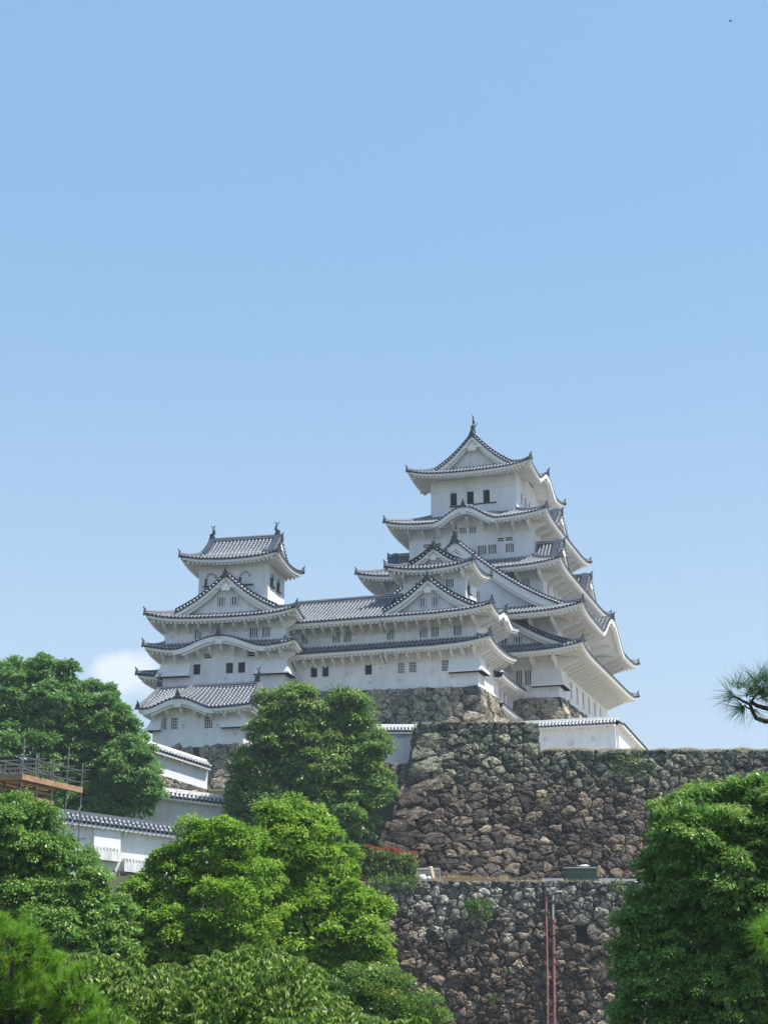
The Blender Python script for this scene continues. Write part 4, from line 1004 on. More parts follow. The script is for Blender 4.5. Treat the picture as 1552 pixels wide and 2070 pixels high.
def limb(mb, a, b, r0, r1, rs, bend=.12, n=5, k=7):
    a = Vector(a); b = Vector(b); L = (b - a).length; pts = []; rr = []
    off = Vector(rs.normal(size=3)) * L * bend
    for i in range(n + 1):
        q = i / n; pts.append(a.lerp(b, q) + off * math.sin(math.pi * q) * .7 + Vector((0, 0, -L * .08 * math.sin(math.pi * q)))); rr.append(lerp(r0, r1, q ** .8))
    mb.tube(pts, rr, k); return pts
def tree(name, label, cat, Y, blobs, tuft, leaf, mat, seed, trunk_px, ground=None, ntf=3.2, nlf=26, tr=.4, group='trees on the castle hill', **kw):
    rs = np.random.RandomState(seed); sc_ = Y * .96 / F; B = []
    for b in blobs:
        px, py, r = b[:3]; dy = b[3] if len(b) > 3 else rs.uniform(-.35, .5)
        rr = r * sc_ * .92; c = atY(px, py, Y + dy * rr * 1.2); B.append((tuple(c), rr))
    base = atY(trunk_px, 1800, Y); gz = HH(base.x, base.y) if ground is None else ground; base = Vector((base.x, base.y, gz))
    t = T(name, label, cat, base, 'w', group)
    P, st = crown(rs, B, tuft, leaf, ntf, nlf, **kw)
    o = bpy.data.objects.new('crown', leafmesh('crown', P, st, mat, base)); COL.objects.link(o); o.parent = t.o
    mb = MB(); top = max(B, key=lambda b: b[0][2]); cen = Vector(np.mean([b[0] for b in B], axis=0)); fork = Vector((lerp(base.x, cen.x, .4), lerp(base.y, cen.y, .5), lerp(base.z, cen.z, .55)))
    limb(mb, base + Vector((0, 0, -.3)), fork, tr, tr * .7, rs, .05)
    for (c, r), b_ in zip(B, blobs):
        if b_[2] > 42: limb(mb, fork, fork.lerp(Vector(c), .85), tr * .34, tr * .06, rs, .03)
    part('trunk', mb, BARK, t, smooth=True)
    return t, len(P) // 4
LF_CAM = leafmat('camphor_leaf', (0.11, 0.235, 0.04), (0.23, 0.42, 0.085), (0.46, 0.50, 0.14), .35, .36)
LF_MID = leafmat('fresh_green_leaf', (0.14, 0.29, 0.024), (0.27, 0.47, 0.040), (0.48, 0.56, 0.09), .4, .5)
LF_DRK = leafmat('dark_glossy_leaf', (0.085, 0.19, 0.036), (0.19, 0.36, 0.07), (0.50, 0.50, 0.15), .3, .36)
LF_TAL = leafmat('grey_green_leaf', (0.085, 0.21, 0.046), (0.20, 0.40, 0.10), (0.46, 0.58, 0.30), .38, .42)
LF_CHE = leafmat('cherry_leaf', (0.085, 0.18, 0.022), (0.22, 0.37, 0.05), (0.396, 0.502, 0.106), .42, .42)
NEEDLE = leafmat('pine_needle', (.095, .25, .02), (.23, .45, .04), (.36, .50, .07), .5, .6)
NEEDLE_D = leafmat('dark_pine_needle', (.03, .085, .04), (.08, .18, .06), (.16, .22, .07), .25, .5)
cnt = 0
_, c_ = tree('tall_tree', 'tall feathery grey-green tree rising behind the scaffold at the left edge', 'tree', 109,
     [(60, 1420, 72), (-10, 1440, 80), (130, 1440, 60), (200, 1460, 52), (245, 1490, 45), (150, 1520, 80), (60, 1530, 80), (255, 1560, 62), (290, 1600, 38), (210, 1620, 60), (20, 1600, 60), (120, 1600, 70), (88, 1365, 34), (12, 1375, 36), (40, 1362, 20), (130, 1375, 20), (215, 1425, 28), (165, 1412, 26), (285, 1625, 30), (-20, 1520, 60), (86, 1340, 13), (70, 1350, 14), (140, 1352, 12), (182, 1392, 12), (218, 1398, 10), (240, 1440, 14), (262, 1466, 12), (30, 1345, 12), (270, 1520, 36), (310, 1560, 16), (225, 1540, 50), (190, 1520, 50), (180, 1560, 60), (-60, 1450, 80), (-60, 1560, 80)],
     .62, .36, LF_TAL, 3, 120, nlf=20, ntf=3.4, young=.35, droop=.15, slim=.36, jitter=.34, tr=.5); cnt += c_
_, c_ = tree('camphor_tree', 'big dark-green rounded tree in front of the keep walls, left of the rampart corner', 'tree', 112,
     [(598, 1432, 50), (700, 1455, 54), (560, 1480, 62), (640, 1510, 78), (738, 1520, 48), (530, 1560, 62), (640, 1600, 88), (728, 1600, 60), (508, 1612, 46), (560, 1655, 70), (660, 1670, 76), (720, 1670, 46), (598, 1400, 24), (752, 1565, 32), (485, 1600, 22), (545, 1425, 26), (700, 1412, 24), (480, 1640, 26), (600, 1720, 60), (690, 1710, 40), (652, 1462, 34), (650, 1560, 60), (590, 1540, 50)],
     .80, .30, LF_DRK, 5, 620, nlf=30, ntf=3.0, young=.5, slim=.5, jitter=.22, tr=.55, core=.5); cnt += c_
_, c_ = tree('camphor_tree', 'bright green domed tree in the middle foreground, left one of the two touching domes', 'tree', 50,
     [(430, 1735, 85), (355, 1790, 72), (300, 1860, 70), (450, 1850, 110), (350, 1890, 78), (475, 1690, 40), (400, 1690, 34), (280, 1800, 30), (285, 1930, 52), (330, 1960, 50), (420, 1940, 80), (505, 1780, 60), (250, 1870, 26), (330, 1740, 24)],
     .40, .135, LF_MID, 8, 420, nlf=30, ntf=3.0, young=.3, slim=.5, tr=.3); cnt += c_
_, c_ = tree('camphor_tree', 'bright green domed tree in the middle foreground, right one, against the retaining wall', 'tree', 54,
     [(590, 1715, 72), (645, 1745, 75), (560, 1800, 95), (690, 1812, 58), (610, 1880, 105), (715, 1885, 68), (740, 1960, 52), (640, 1970, 80), (560, 1662, 36), (612, 1660, 38), (545, 1640, 16), (585, 1636, 20), (648, 1672, 20), (672, 1742, 30), (530, 1930, 80), (757, 1840, 22), (765, 1920, 28)],
     .42, .145, LF_MID, 9, 620, nlf=30, ntf=3.0, young=.38, slim=.5, tr=.3); cnt += c_
_, c_ = tree('camphor_tree', 'mid-green rounded tree at the left edge below the scaffold', 'tree', 46,
     [(55, 1710, 82), (0, 1690, 78), (145, 1790, 80), (60, 1810, 110), (200, 1855, 62), (120, 1890, 85), (0, 1850, 90), (232, 1900, 34), (30, 1650, 40), (80, 1660, 34), (-50, 1750, 90), (115, 1730, 40), (180, 1920, 50), (245, 1945, 42), (215, 1960, 46), (40, 1910, 60)],
     .37, .13, LF_CAM, 10, 60, nlf=30, ntf=3.0, young=.25, slim=.5, tr=.3); cnt += c_
_, c_ = tree('camphor_tree', 'large glossy tree filling the lower right corner in front of the stone walls', 'tree', 32,
     [(1400, 1690, 100), (1500, 1660, 84), (1560, 1700, 100), (1375, 1770, 88), (1480, 1790, 115), (1335, 1850, 72), (1430, 1890, 115), (1545, 1870, 110), (1288, 1900, 48), (1340, 1965, 80), (1450, 2010, 105), (1550, 2000, 100), (1300, 2050, 62), (1420, 1612, 40), (1500, 1592, 28), (1365, 1650, 40), (1545, 1590, 30), (1345, 1700, 40), (1325, 1760, 30), (1270, 1860, 24), (1265, 1960, 26), (1610, 1680, 110), (1620, 1850, 120), (1400, 2090, 80), (1258, 2060, 24)],
     .27, .098, LF_CAM, 12, 1460, nlf=34, ntf=2.5, young=.4, slim=.42, tr=.3, jitter=.3); cnt += c_
_, c_ = tree('juniper_bush', 'dark fine-leaved bush at the bottom centre against the retaining wall', 'bush', 40,
     [(780, 2030, 62), (845, 2050, 40), (700, 2050, 60), (740, 1985, 36), (800, 1985, 26), (880, 2062, 18), (760, 2080, 70)],
     .30, .10, LF_DRK, 14, 780, nlf=30, ntf=3., young=.6, slim=.3, tr=.12, jitter=.3, droop=-.2); cnt += c_
# cherry: long hanging leaves strung along arching twigs
def cherry(name, label, Y, starts, seed, trunk_px, lf=.08):
    rs = np.random.RandomState(seed); base = atY(trunk_px, 2070, Y); base = Vector((base.x, base.y, 0))
    t = T(name, label, 'tree', base, 'w', 'trees on the castle hill'); mb = MB(); C = []; Dd = []; Nn = []; sc_ = Y * .96 / F; Ls = []
    fork = Vector((base.x, base.y, .7)); limb(mb, base, fork, .16, .12, rs)
    for (px, py, dx, dy, dd) in starts:
        a = atY(px, py, Y + dd); L_ = math.hypot(dx, dy) * sc_
        if rs.random() < .06: limb(mb, fork, a + Vector((0, 0, -.2)), .035, .008, rs, .08, 8, 5)
        d0 = Vector((dx, rs.uniform(-60, 60), -dy)).normalized() * L_; pts = []
        for i in range(9):
            q = i / 8; pts.append(a + d0 * q + Vector((0, 0, .35 * L_ * (q - q * q * 1.9))) + Vector(rs.normal(size=3)) * .006)
        if rs.random() < .45: mb.tube(pts, [lerp(.004, .0015, i / 8) for i in range(9)], 4)
        for i in range(1, 9):
            for _ in range(10):
                p = pts[i - 1].lerp(pts[i], rs.random()); C.append(p); side = rs.uniform(-1, 1)
                Dd.append((side * .75, rs.uniform(-.75, .5), -rs.uniform(.35, 1.25))); Nn.append((rs.uniform(-.8, .8), rs.uniform(-1, .2), rs.uniform(.1, 1)))
    C = np.array([tuple(c) for c in C]); Dd = unit(np.array(Dd)); Nn = unit(np.array(Nn)); L = lf * rs.uniform(.6, 1.25, len(C))
    P = leaves(C, Dd, Nn, L, L * .30, .2); st = np.repeat(np.stack([rs.random(len(C)), (rs.random(len(C)) < .25) * rs.random(len(C)), rs.random(len(C))], 1), 4, axis=0)
    o = bpy.data.objects.new('foliage', leafmesh('foliage', P, st, LF_CHE, base)); COL.objects.link(o); o.parent = t.o
    part('branches', mb, TWIG, t)
    return len(C)
TWIG = simple('grey_twig', (.12, .095, .07), .85, .3, 8)
rs0 = random.Random(4); stt = []
topc = lambda x: pw(x, [(60, 1930), (110, 1905), (160, 1925), (230, 1920), (300, 1935), (420, 1925), (500, 1895), (560, 1900), (620, 1935), (660, 2000), (760, 2085)])
for k in range(1900):
    x = rs0.uniform(60, 700); y0 = topc(x); y = y0 + 14 + rs0.random() ** .8 * (2150 - y0)
    stt.append((x, y, rs0.choice((-1, 1)) * rs0.uniform(8, 70), rs0.uniform(-50, 55), rs0.uniform(-1.6, 2.4)))
cnt += cherry('cherry_tree', 'airy cherry tree with long hanging leaves across the bottom foreground', 21, stt, 21, 380)
stt = [(rs0.uniform(560, 830), 2072 + rs0.random() * 80 - max(0, 40 - abs(rs0.uniform(600, 760) - 680)) , rs0.choice((-1, 1)) * rs0.uniform(30, 80), rs0.uniform(-25, 25), rs0.uniform(-.8, .8)) for k in range(170)]
cnt += cherry('cherry_tree', 'tip of a second cherry tree poking up at the bottom edge below the dark bush', 17, stt, 22, 680)
# pine foliage: needles radiating from upright shoots
def needles(rs, shoots, nn, nl, wd, spread=1.0):
    C = []; Dd = []
    P = []; S = []
    for (p, d, L) in shoots:
        p = np.array(p); d = np.array(d) / np.linalg.norm(d); q = rs.random(nn); c = p + d * (q[:, None] * L)
        r = unit(rs.normal(size=(nn, 3))); r = unit(r - (r @ d)[:, None] * d); dr = unit(d * rs.uniform(.35, 1.3, nn)[:, None] + r * spread)
        l = nl * rs.uniform(.7, 1.15, nn); w_ = unit(np.cross(dr, rs.normal(size=(nn, 3)))) * wd
        P.append(np.stack([c - w_ / 2, c + w_ / 2, c + dr * l[:, None]], 1).reshape(-1, 3))
        s = np.stack([rs.random(nn), (rs.random(nn) < .3) * rs.random(nn) * .8, rs.random(nn)], 1); S.append(np.repeat(s, 3, axis=0))
    return np.concatenate(P), np.concatenate(S)
def pine_bush(label, Y, blobs, seed, px0, ns, nn, nl, wd, mat, ground=0.):
    rs = np.random.RandomState(seed); sc_ = Y * .96 / F; base = atY(px0, 2070, Y); base = Vector((base.x, base.y, ground)); t = T('pine_tree', label, 'pine tree', base, 'w', 'trees on the castle hill')
    sh = []; mb = MB(); cen = Vector(base) + Vector((0, 0, .8)); limb(mb, base, cen, .12, .08, rs)
    for px, py, r in blobs:
        c = atY(px, py, Y + rs.uniform(-.3, .3)); rr = r * sc_; limb(mb, cen, c, .05, .02, rs)
        for _ in range(int(ns * (r / 60) ** 2)):
            d = unit(rs.normal(size=(1, 3)))[0]; 
            if d[2] < -.5 or d[1] > .6: continue
            p = np.array(c) + d * rr * rs.uniform(.55, .95) * np.array([1, 1, .85]); dd = d * .6 + np.array([0, -.15, .9]) + rs.normal(size=3) * .25
            sh.append((p, dd, nl * 1.1)); mb.tube([tuple(p - d * rr * .3), tuple(p), tuple(p + dd / np.linalg.norm(dd) * nl)], [.012, .008, .004], 4)
    P, S = needles(rs, sh, nn, nl, wd)
    o = bpy.data.objects.new('needles', leafmesh('needles', P, S, mat, base, 3)); COL.objects.link(o); o.parent = t.o
    part('branches', mb, BARK, t); return len(P) // 3
cnt += pine_bush('bright green pine with brush-like needle tufts in the bottom left corner', 15, [(30, 1930, 55), (0, 1980, 60), (80, 1960, 45), (60, 2040, 80), (140, 2020, 55), (160, 2070, 60), (0, 2060, 70), (110, 1975, 30), (-20, 1900, 45), (40, 1890, 26), (220, 2090, 40), (170, 1985, 26)], 31, 20, 60, 80, .11, .005, NEEDLE)
# pine branch reaching in from the right, seen against the sky
def branch(label, Y, stems, tufts, seed, nl, wd, mat, base_px, br=.02):
    dyp = 12 if base_px[1] < 1600 else 0; stems = [([(x, y + dyp, z) for x, y, z in P_], a_, b_) for P_, a_, b_ in stems]; tufts = [(a_, b_ + dyp, c_, d_, e_) for a_, b_, c_, d_, e_ in tufts]
    rs = np.random.RandomState(seed); base = atY(base_px[0], base_px[1], Y); t = T('pine_branch', label, 'pine branch', base, 'w'); mb = MB()
    for pts, r0, r1 in stems:
        P = [atY(x, y, Y + dz) for x, y, dz in pts]; mb.tube(P, [lerp(r0, r1, i / (len(P) - 1)) for i in range(len(P))], 6)
    part('branch', mb, BARKD, t, smooth=True); sh = []
    for px, py, dx, dy, n in tufts:
        for _ in range(n):
            p = np.array(atY(px + rs.uniform(-6, 6), py + rs.uniform(-5, 5), Y + rs.uniform(-.05, .05))); sh.append((p, (dx + rs.normal() * .35, rs.normal() * .45, -dy + rs.normal() * .3), .03))
    P, S = needles(rs, sh, 9, nl, wd, .75)
    o = bpy.data.objects.new('needles', leafmesh('needles', P, S, mat, base, 3)); COL.objects.link(o); o.parent = t.o
    return len(P) // 3
BARKD = simple('dark_pine_bark', (.05, .042, .038), .9, .4, 30, .6)
branch('gnarled dark pine branch with long needles reaching in from the right against the sky', 8.5,
   [([(1640, 1440, 0), (1580, 1446, 0), (1545, 1446, 0), (1528, 1440, 0), (1520, 1425, 0), (1515, 1412, 0), (1500, 1405, 0), (1482, 1395, 0)], .018, .006), ([(1600, 1425, 0), (1552, 1421, .02), (1530, 1415, 0), (1518, 1408, 0)], .016, .01),
    ([(1515, 1412, 0), (1525, 1395, 0), (1540, 1380, .03), (1560, 1372, .05)], .008, .004), ([(1518, 1422, 0), (1508, 1418, .0), (1504, 1412, 0)], .006, .003), ([(1600, 1400, 0), (1550, 1395, 0), (1528, 1372, 0)], .008, .004)],
   [(1483, 1396, -1, .0, 6), (1488, 1385, -.3, -1, 4), (1502, 1380, .1, -1, 4), (1530, 1372, 0, -1, 7), (1545, 1368, .2, -1, 6), (1503, 1415, -.7, .7, 7), (1512, 1395, .3, -.2, 9), (1535, 1398, .6, -.3, 10), (1500, 1412, -1, .3, 4), (1520, 1420, .1, 1, 2), (1550, 1390, .5, -.6, 8), (1560, 1372, .3, -1, 7), (1512, 1392, 0, -1, 4), (1526, 1390, .2, -.8, 5), (1542, 1392, 0, -1, 5)], 5, .145, .0034, NEEDLE_D, (1600, 1440))
branch('green pine tuft at the right edge in front of the large glossy tree', 7.5,
   [([(1640, 1890, 0), (1590, 1890, 0), (1550, 1885, 0)], .012, .005)], [(1548, 1878, -1, -.5, 12), (1545, 1890, -1, .3, 12), (1555, 1900, -.6, .9, 12), (1560, 1870, -.3, -1, 10)], 6, .095, .003, NEEDLE, (1600, 1890))
open('/tmp/leafcount.txt', 'w').write(str(cnt)) if False else None; print('leaves', cnt)

# ================================================================== SCAFFOLD
STEEL = simple('galvanised_tube', (.17, .18, .18), .45, .25, 6, 0, .5, metal=.55)
PLANK = simple('orange_brown_timber', (.33, .205, .12), .75, .25, 2, .3, .3, (1, 1, 6))
PALEW = simple('pale_timber', (.55, .42, .28), .75, .2, 3, .3)
e1 = V.copy(); e2 = -U
c0 = atY(45, 1572, 60)
t = T('scaffold', 'tube scaffold with an orange timber deck between the left trees', 'scaffolding', (c0.x, c0.y, HH(c0.x, c0.y)), 'w')
def SQ(a, b, z): return c0 + e1 * a + e2 * b + Vector((0, 0, z))
gz = HH(c0.x, c0.y) - c0.z
As = (0, 1.15, 2.3, 3.45, 4.65); Bs = (0, 1.5, 3.2, 4.9)
rg = random.Random(3)
for bi, b in enumerate(Bs):
    for ai, a in enumerate(As):
        top = (1.55 if ai in (0, 3) else 1.05) + rg.uniform(-.15, .25) if bi < 2 else 1.1
        mb = MB(); mb.tube([SQ(a, b, gz - .3), SQ(a, b, top)], .027, 6); mb.tube([SQ(a, b, .1), SQ(a, b, .18)], .045, 6); mb.tube([SQ(a, b, .78), SQ(a, b, .86)], .045, 6)
        part('upright', mb, STEEL, t)
for z in (-2.0, .35, .82):
    for b in Bs[:3]:
        mb = MB(); mb.tube([SQ(-.3, b + .05, z), SQ(4.9, b + .05, z)], .025, 6); part('ledger', mb, STEEL, t)
    for a in As:
        mb = MB(); mb.tube([SQ(a + .05, -.3, z + .05), SQ(a + .05, 5.2, z + .05)], .025, 6); part('transom', mb, STEEL, t)
for a, z0, b_, z1 in ((0, -.3, 2.3, -3.0), (2.3, -3.0, 4.65, -.6), (2.6, -4.6, 4.65, -3.), (3.2, -3.1, 4.9, -4.6), (0, -3.0, 2.3, -5.6)):
    mb = MB(); mb.tube([SQ(a, -.06, z0), SQ(b_, -.06, z1)], .024, 6); part('diagonal_brace', mb, STEEL, t)
for b0 in [0.0 + .31 * k for k in range(15)]:
    mb = MB(); p, q = SQ(-.15, b0 + .14, .1 + rg.uniform(-.01, .01)), SQ(4.75, b0 + .14, .1 + rg.uniform(-.01, .01)); mb.beam(p, q, .27, .05); part('deck_plank', mb, PLANK, t)
mb = MB(); mb.beam(SQ(-.1, -.07, 0.02), SQ(4.6, -.07, 0.02), .05, .22); mb.beam(SQ(-.12, -.1, 0.02), SQ(-.12, 5, 0.02), .05, .22); part('toe_board', mb, PLANK, t)
for k, (a, b, z, l_) in enumerate(((.3, .4, -.35, 2.6), (.2, .9, -.42, 3.2), (.5, 1.4, -.5, 2.4), (.1, 2.0, -.55, 3.), (1.0, .2, -.75, 1.6), (.2, 2.6, -.62, 2.8), (.4, 3.4, -.5, 2.8))):
    mb = MB(); mb.beam(SQ(a, b, z), SQ(a + l_, b, z), .25, .08 if k != 4 else .25); part('stored_board', mb, PLANK, t)

# ================================================================== PLANTS AND CLUTTER ON THE TERRACE AND WALLS
def scatter_leaves(name, t, pts, leaf, mat, seed, nl, rad, young=.3, up=.5, slim=.5, asstuff=False):
    rs = np.random.RandomState(seed); P = np.array([tuple(p) for p in pts]); k = nl
    C = np.repeat(P, k, axis=0) + unit(rs.normal(size=(len(P) * k, 3))) * (rs.uniform(.2, 1, len(P) * k)[:, None] * rad) * np.array([1, 1, .8])
    Dr = unit(rs.normal(size=C.shape) + np.array([0, -.4, up])); Nr = unit(rs.normal(size=C.shape) * .6 + np.array([0, -.5, .8]))
    L = leaf * rs.uniform(.6, 1.3, len(C)); V_ = leaves(C, Dr, Nr, L, L * slim)
    st = np.repeat(np.stack([rs.random(len(C)), (rs.random(len(C)) < young) * rs.random(len(C)), rs.random(len(C))], 1), 4, axis=0)
    o = bpy.data.objects.new(name, leafmesh(name, V_, st, mat, t.base)); COL.objects.link(o); o.parent = t.o; return o
LF_HED = leafmat('hedge_leaf', (0.08, 0.20, 0.03), (0.22, 0.40, 0.07), (0.60, 0.26, 0.08), .3, .35)
LF_RED = leafmat('red_young_leaf', (.40, .045, .045), (.55, .10, .07), (.30, .14, .05), .35, .45)
LF_WED = leafmat('weed_leaf', (.06, .17, .02), (.14, .28, .04), (.24, .30, .06), .4, .5)
rg = random.Random(12)
hb = atY(690, 1780, 119.6); t = T('hedge', 'clipped hedge with red young shoots along its top, on the terrace edge', 'hedge', (hb.x, 119.6, LZ), 'w')
x0, x1 = atY(640, 1700, 119.6).x, atY(842, 1700, 119.6).x
def hz(x): return lerp(3.1, 2.05, (x - x0) / (x1 - x0)) + .08 * math.sin(x * 3)
pts = [(rg.uniform(x0, x1), rg.uniform(119.0, 120.4), 0) for _ in range(1500)]
pts = [(x, y, LZ + rg.random() * hz(x)) for x, y, _ in pts if abs(y - 119.7) > .45 or rg.random() < .4]
scatter_leaves('leaves', t, pts, .19, LF_HED, 41, 12, .22, young=.22)
pts = [(x, rg.uniform(119.2, 120.3), LZ + hz(x) + rg.uniform(.0, .14)) for x in [rg.uniform(x0, x1) for _ in range(620)]]
scatter_leaves('red_shoots', t, pts, .13, LF_RED, 42, 7, .11, young=.15, up=1.)
mb = MB(); mb.box(((x0 + x1) / 2, 119.75, LZ + .85), (x1 - x0 - .3, .8, 1.7)); part('branches', mb, GAP, t)  # one solid dark block filling the inside of the hedge
def shrub(label, px, py, rpx, Y, mat, seed, n, leaf=.16, name='weed_bush', flat=1.):
    c = atY(px, py, Y); r = rpx * Y * .96 / F; t = T(name, label, 'plant', (c.x, c.y, c.z - r), 'w', 'plants growing on the stone walls'); rs = random.Random(seed)
    pts = []
    for _ in range(n):
        v = Vector((rs.gauss(0, 1), rs.gauss(0, .5), rs.gauss(0, 1))); v.normalize(); v *= rs.random() ** .5
        pts.append((c.x + v.x * r * 1.15, c.y + v.y * r * .5, c.z + v.z * r * flat))
    scatter_leaves('foliage', t, pts, leaf, mat, seed, 12, r * .28 + .05)
    mb = MB()
    for k in range(5): mb.tube([(c.x, c.y + .25, c.z - r * .4), (c.x + rs.uniform(-r, r) * .7, c.y - r * .2, c.z + rs.uniform(-.4, .7) * r)], [.03, .01], 4)
    part('stem', mb, BARK, t)
shrub('round green bush sprouting from the middle of the retaining wall', 968, 1838, 26, 117.6, LF_WED, 51, 70)
shrub('leafy weeds draping over the wall top below the hedge', 810, 1785, 30, 118.2, LF_WED, 52, 80, flat=.6)
shrub('creeper on the wall top at the near end of the hedge', 765, 1790, 24, 118.3, LF_CAM, 53, 60)
shrub('small yellow-green weed low on the retaining wall', 995, 2022, 10, 116.9, LF_WED, 54, 16)
shrub('small bright sprig at the foot of the rampart corner', 770, 1712, 10, 120.4, LF_WED, 55, 18)
shrub('dark ivy patch hanging down the upper rampart beside the white wall', 1275, 1560, 40, 124.0, LF_DRK, 56, 120, leaf=.14, flat=1.15)
shrub('faint weed on the right part of the retaining wall', 1245, 1790, 12, 118.2, LF_WED, 57, 14)
# dry grass on the rampart and terrace edges: beyond counting
def grass(label, strips, n, h, mat, seed, stuff=True):
    rs = np.random.RandomState(seed); P = []; S = []
    for (xa, ya, za, xb, yb, zb, wd, dens, hh) in strips:
        m = int(n * dens); q = rs.random(m); c = np.stack([xa + (xb - xa) * q, ya + (yb - ya) * q + rs.uniform(-wd, wd, m), za + (zb - za) * q], 1)
        clump = .5 + .25 * np.sin(c[:, 0] * 2.1) * np.sin(c[:, 0] * .77 + 1)
        d = rs.normal(size=(m, 3)) * .35 + np.array([0, 0, 1]); L = h * hh * rs.uniform(.3, 1.2, m) * (.5 + clump)
        w_ = unit(np.cross(d, rs.normal(size=(m, 3)))) * .03
        P.append(np.stack([c - w_, c + w_, c + unit(d) * L[:, None]], 1).reshape(-1, 3)); S.append(np.repeat(np.stack([rs.random(m), (rs.random(m) < .2) * rs.random(m), rs.random(m)], 1), 3, axis=0))
    P = np.concatenate(P); o = bpy.data.objects.new('dry_grass', leafmesh('dry_grass', P, np.concatenate(S), mat, (0, 0, 0), 3)); COL.objects.link(o)
    o['kind'] = 'stuff'; o['label'] = label; o['category'] = 'grass'
grass('dry straw-coloured grass along the top of the rampart', [(BX + 9.9, 125.2, 19.35, 40, 125.2, 19.35, .35, 1., 1.), (BX + 9.9, 126, 19.3, 40, 126, 19.3, .8, .6, 1.3), (BX + .3, 125.3, 21.65, BX + 9.4, 125.3, 21.65, .3, .2, .7)], 16000, .38, DRY, 61)
grass('thin dry grass at the foot of the rampart on the terrace', [(-1, 119.2, 8.7, 22, 119.2, 8.7, .4, 1, 1), (4, 119.9, 8.7, 9.5, 119.9, 8.7, .5, .5, 2.2), (-1, 120.8, 8.7, 22, 120.8, 8.7, .3, .5, 1.5)], 5000, .28, DRY, 62)
# green storage box
GRN = simple('dark_green_sheet_metal', (.055, .085, .065), .5, .2, 3, .1, .4)
WHT = simple('white_sack', (.72, .73, .74), .7, .1, 5, .4)
RUST = simple('dull_red_pipe', (.30, .125, .11), .65, .3, 3, .2)
GRY = simple('grey_pipe', (.42, .38, .40), .5, .15, 3)
BLK = simple('black_cable', (.015, .015, .017), .6, .2)
a = atY(1140, 1785, 119.2); b = atY(1207, 1785, 119.2); wd = b.x - a.x
t = T('storage_box', 'dark green ribbed storage box on the terrace against the rampart', 'storage box', ((a.x + b.x) / 2, 119.5, LZ), 'w')
mb = MB(); mb.box(((a.x + b.x) / 2, 119.5, LZ + .52), (wd, .9, .95))
for k in range(5): mb.box(((a.x + b.x) / 2, 119.03, LZ + .18 + .18 * k), (wd - .1, .05, .06))
part('box_body', mb, GRN, t)
mb = MB(); mb.hexa([(a.x - .05, 118.98, LZ + 1.0), (b.x + .05, 118.98, LZ + 1.0), (b.x + .05, 120.02, LZ + 1.0), (a.x - .05, 120.02, LZ + 1.0)], [(a.x, 119.05, LZ + 1.1), (b.x, 119.05, LZ + 1.1), (b.x, 119.95, LZ + 1.1), (a.x, 119.95, LZ + 1.1)]); part('lid', mb, GRN, t)
def sack(label, x, y, z, sx, sy, sz, seed, grp='white sacks on the terrace'):
    rs = random.Random(seed); mb = MB(); rings = []
    for i in range(7):
        q = i / 6; r = (math.sin(math.pi * (.08 + .84 * q))) ** .5; rings.append([(x + sx / 2 * r * math.cos(2 * math.pi * j / 10) * (1 + rs.uniform(-.12, .12)), y + sy / 2 * r * math.sin(2 * math.pi * j / 10) * (1 + rs.uniform(-.12, .12)), z + sz * q + rs.uniform(-.02, .02)) for j in range(10)])
    mb.loft(rings); solo('sack', mb, WHT, label, 'sack', (x, y, z), group=grp, smooth=True)
sack('crumpled white sack lying on the green storage box', (a.x + b.x) / 2 + .35, 119.5, LZ + 1.1, .75, .4, .2, 1)
# wire crate with sacks and a timber offcut
a = atY(842, 1775, 119.1); b = atY(888, 1775, 119.1)
t = T('wire_crate', 'wire mesh crate standing at the end of the hedge', 'crate', ((a.x + b.x) / 2, 119.5, LZ), 'w')
mb = MB()
for x in (a.x, b.x):
    for y in (119.05, 120.0): mb.tube([(x, y, LZ), (x, y, LZ + 1.0)], .03, 4)
for z in (.03, 1.0):
    mb.tube([(a.x, 119.05, LZ + z), (b.x, 119.05, LZ + z)], .025, 4); mb.tube([(a.x, 120., LZ + z), (b.x, 120., LZ + z)], .025, 4)
    for x in (a.x, b.x): mb.tube([(x, 119.05, LZ + z), (x, 120., LZ + z)], .025, 4)
part('frame', mb, GREY_EDGE, t); mb = MB()
for k in range(1, 9): z = LZ + k * .11; mb.tube([(a.x, 120., z), (b.x, 120., z)], .012, 3); mb.tube([(a.x, 119.05, z), (b.x, 119.05, z)], .008, 3)
for k in range(1, 12): x = lerp(a.x, b.x, k / 12); mb.tube([(x, 120., LZ), (x, 120., LZ + 1)], .012, 3)
part('mesh', mb, GREY_EDGE, t)
sack('larger white sack in the wire crate beside the hedge', a.x + .45, 119.5, LZ + .02, .7, .55, .55, 2); sack('smaller white sack in the wire crate, under the board', a.x + 1.0, 119.45, LZ + .02, .6, .5, .42, 3)
mb = MB(); mb.beam((b.x - .42, 119.3, LZ + .25), (b.x - .62, 119.5, LZ + 1.18), .28, .06); solo('board', mb, PALEW, 'pale timber board leaning upright in the wire crate', 'board', (b.x - .5, 119.4, LZ + .1))
for k, (x0_, x1_, z, y, lb) in enumerate(((905, 1000, .10, 119.0, 'lowest orange timber plank of the pile on the terrace edge'), (915, 1010, .20, 119.05, 'middle orange timber plank of the pile on the terrace edge'), (898, 985, .30, 119.1, 'topmost orange timber plank of the pile on the terrace edge'))):
    p = atY(x0_, 1780, y); q = atY(x1_, 1780, y); mb = MB(); mb.beam((p.x, y, LZ + z), (q.x, y, LZ + z + .01), .24, .075); solo('plank', mb, PLANK, lb, 'plank', (p.x, y, LZ + z), group='timber planks on the terrace')
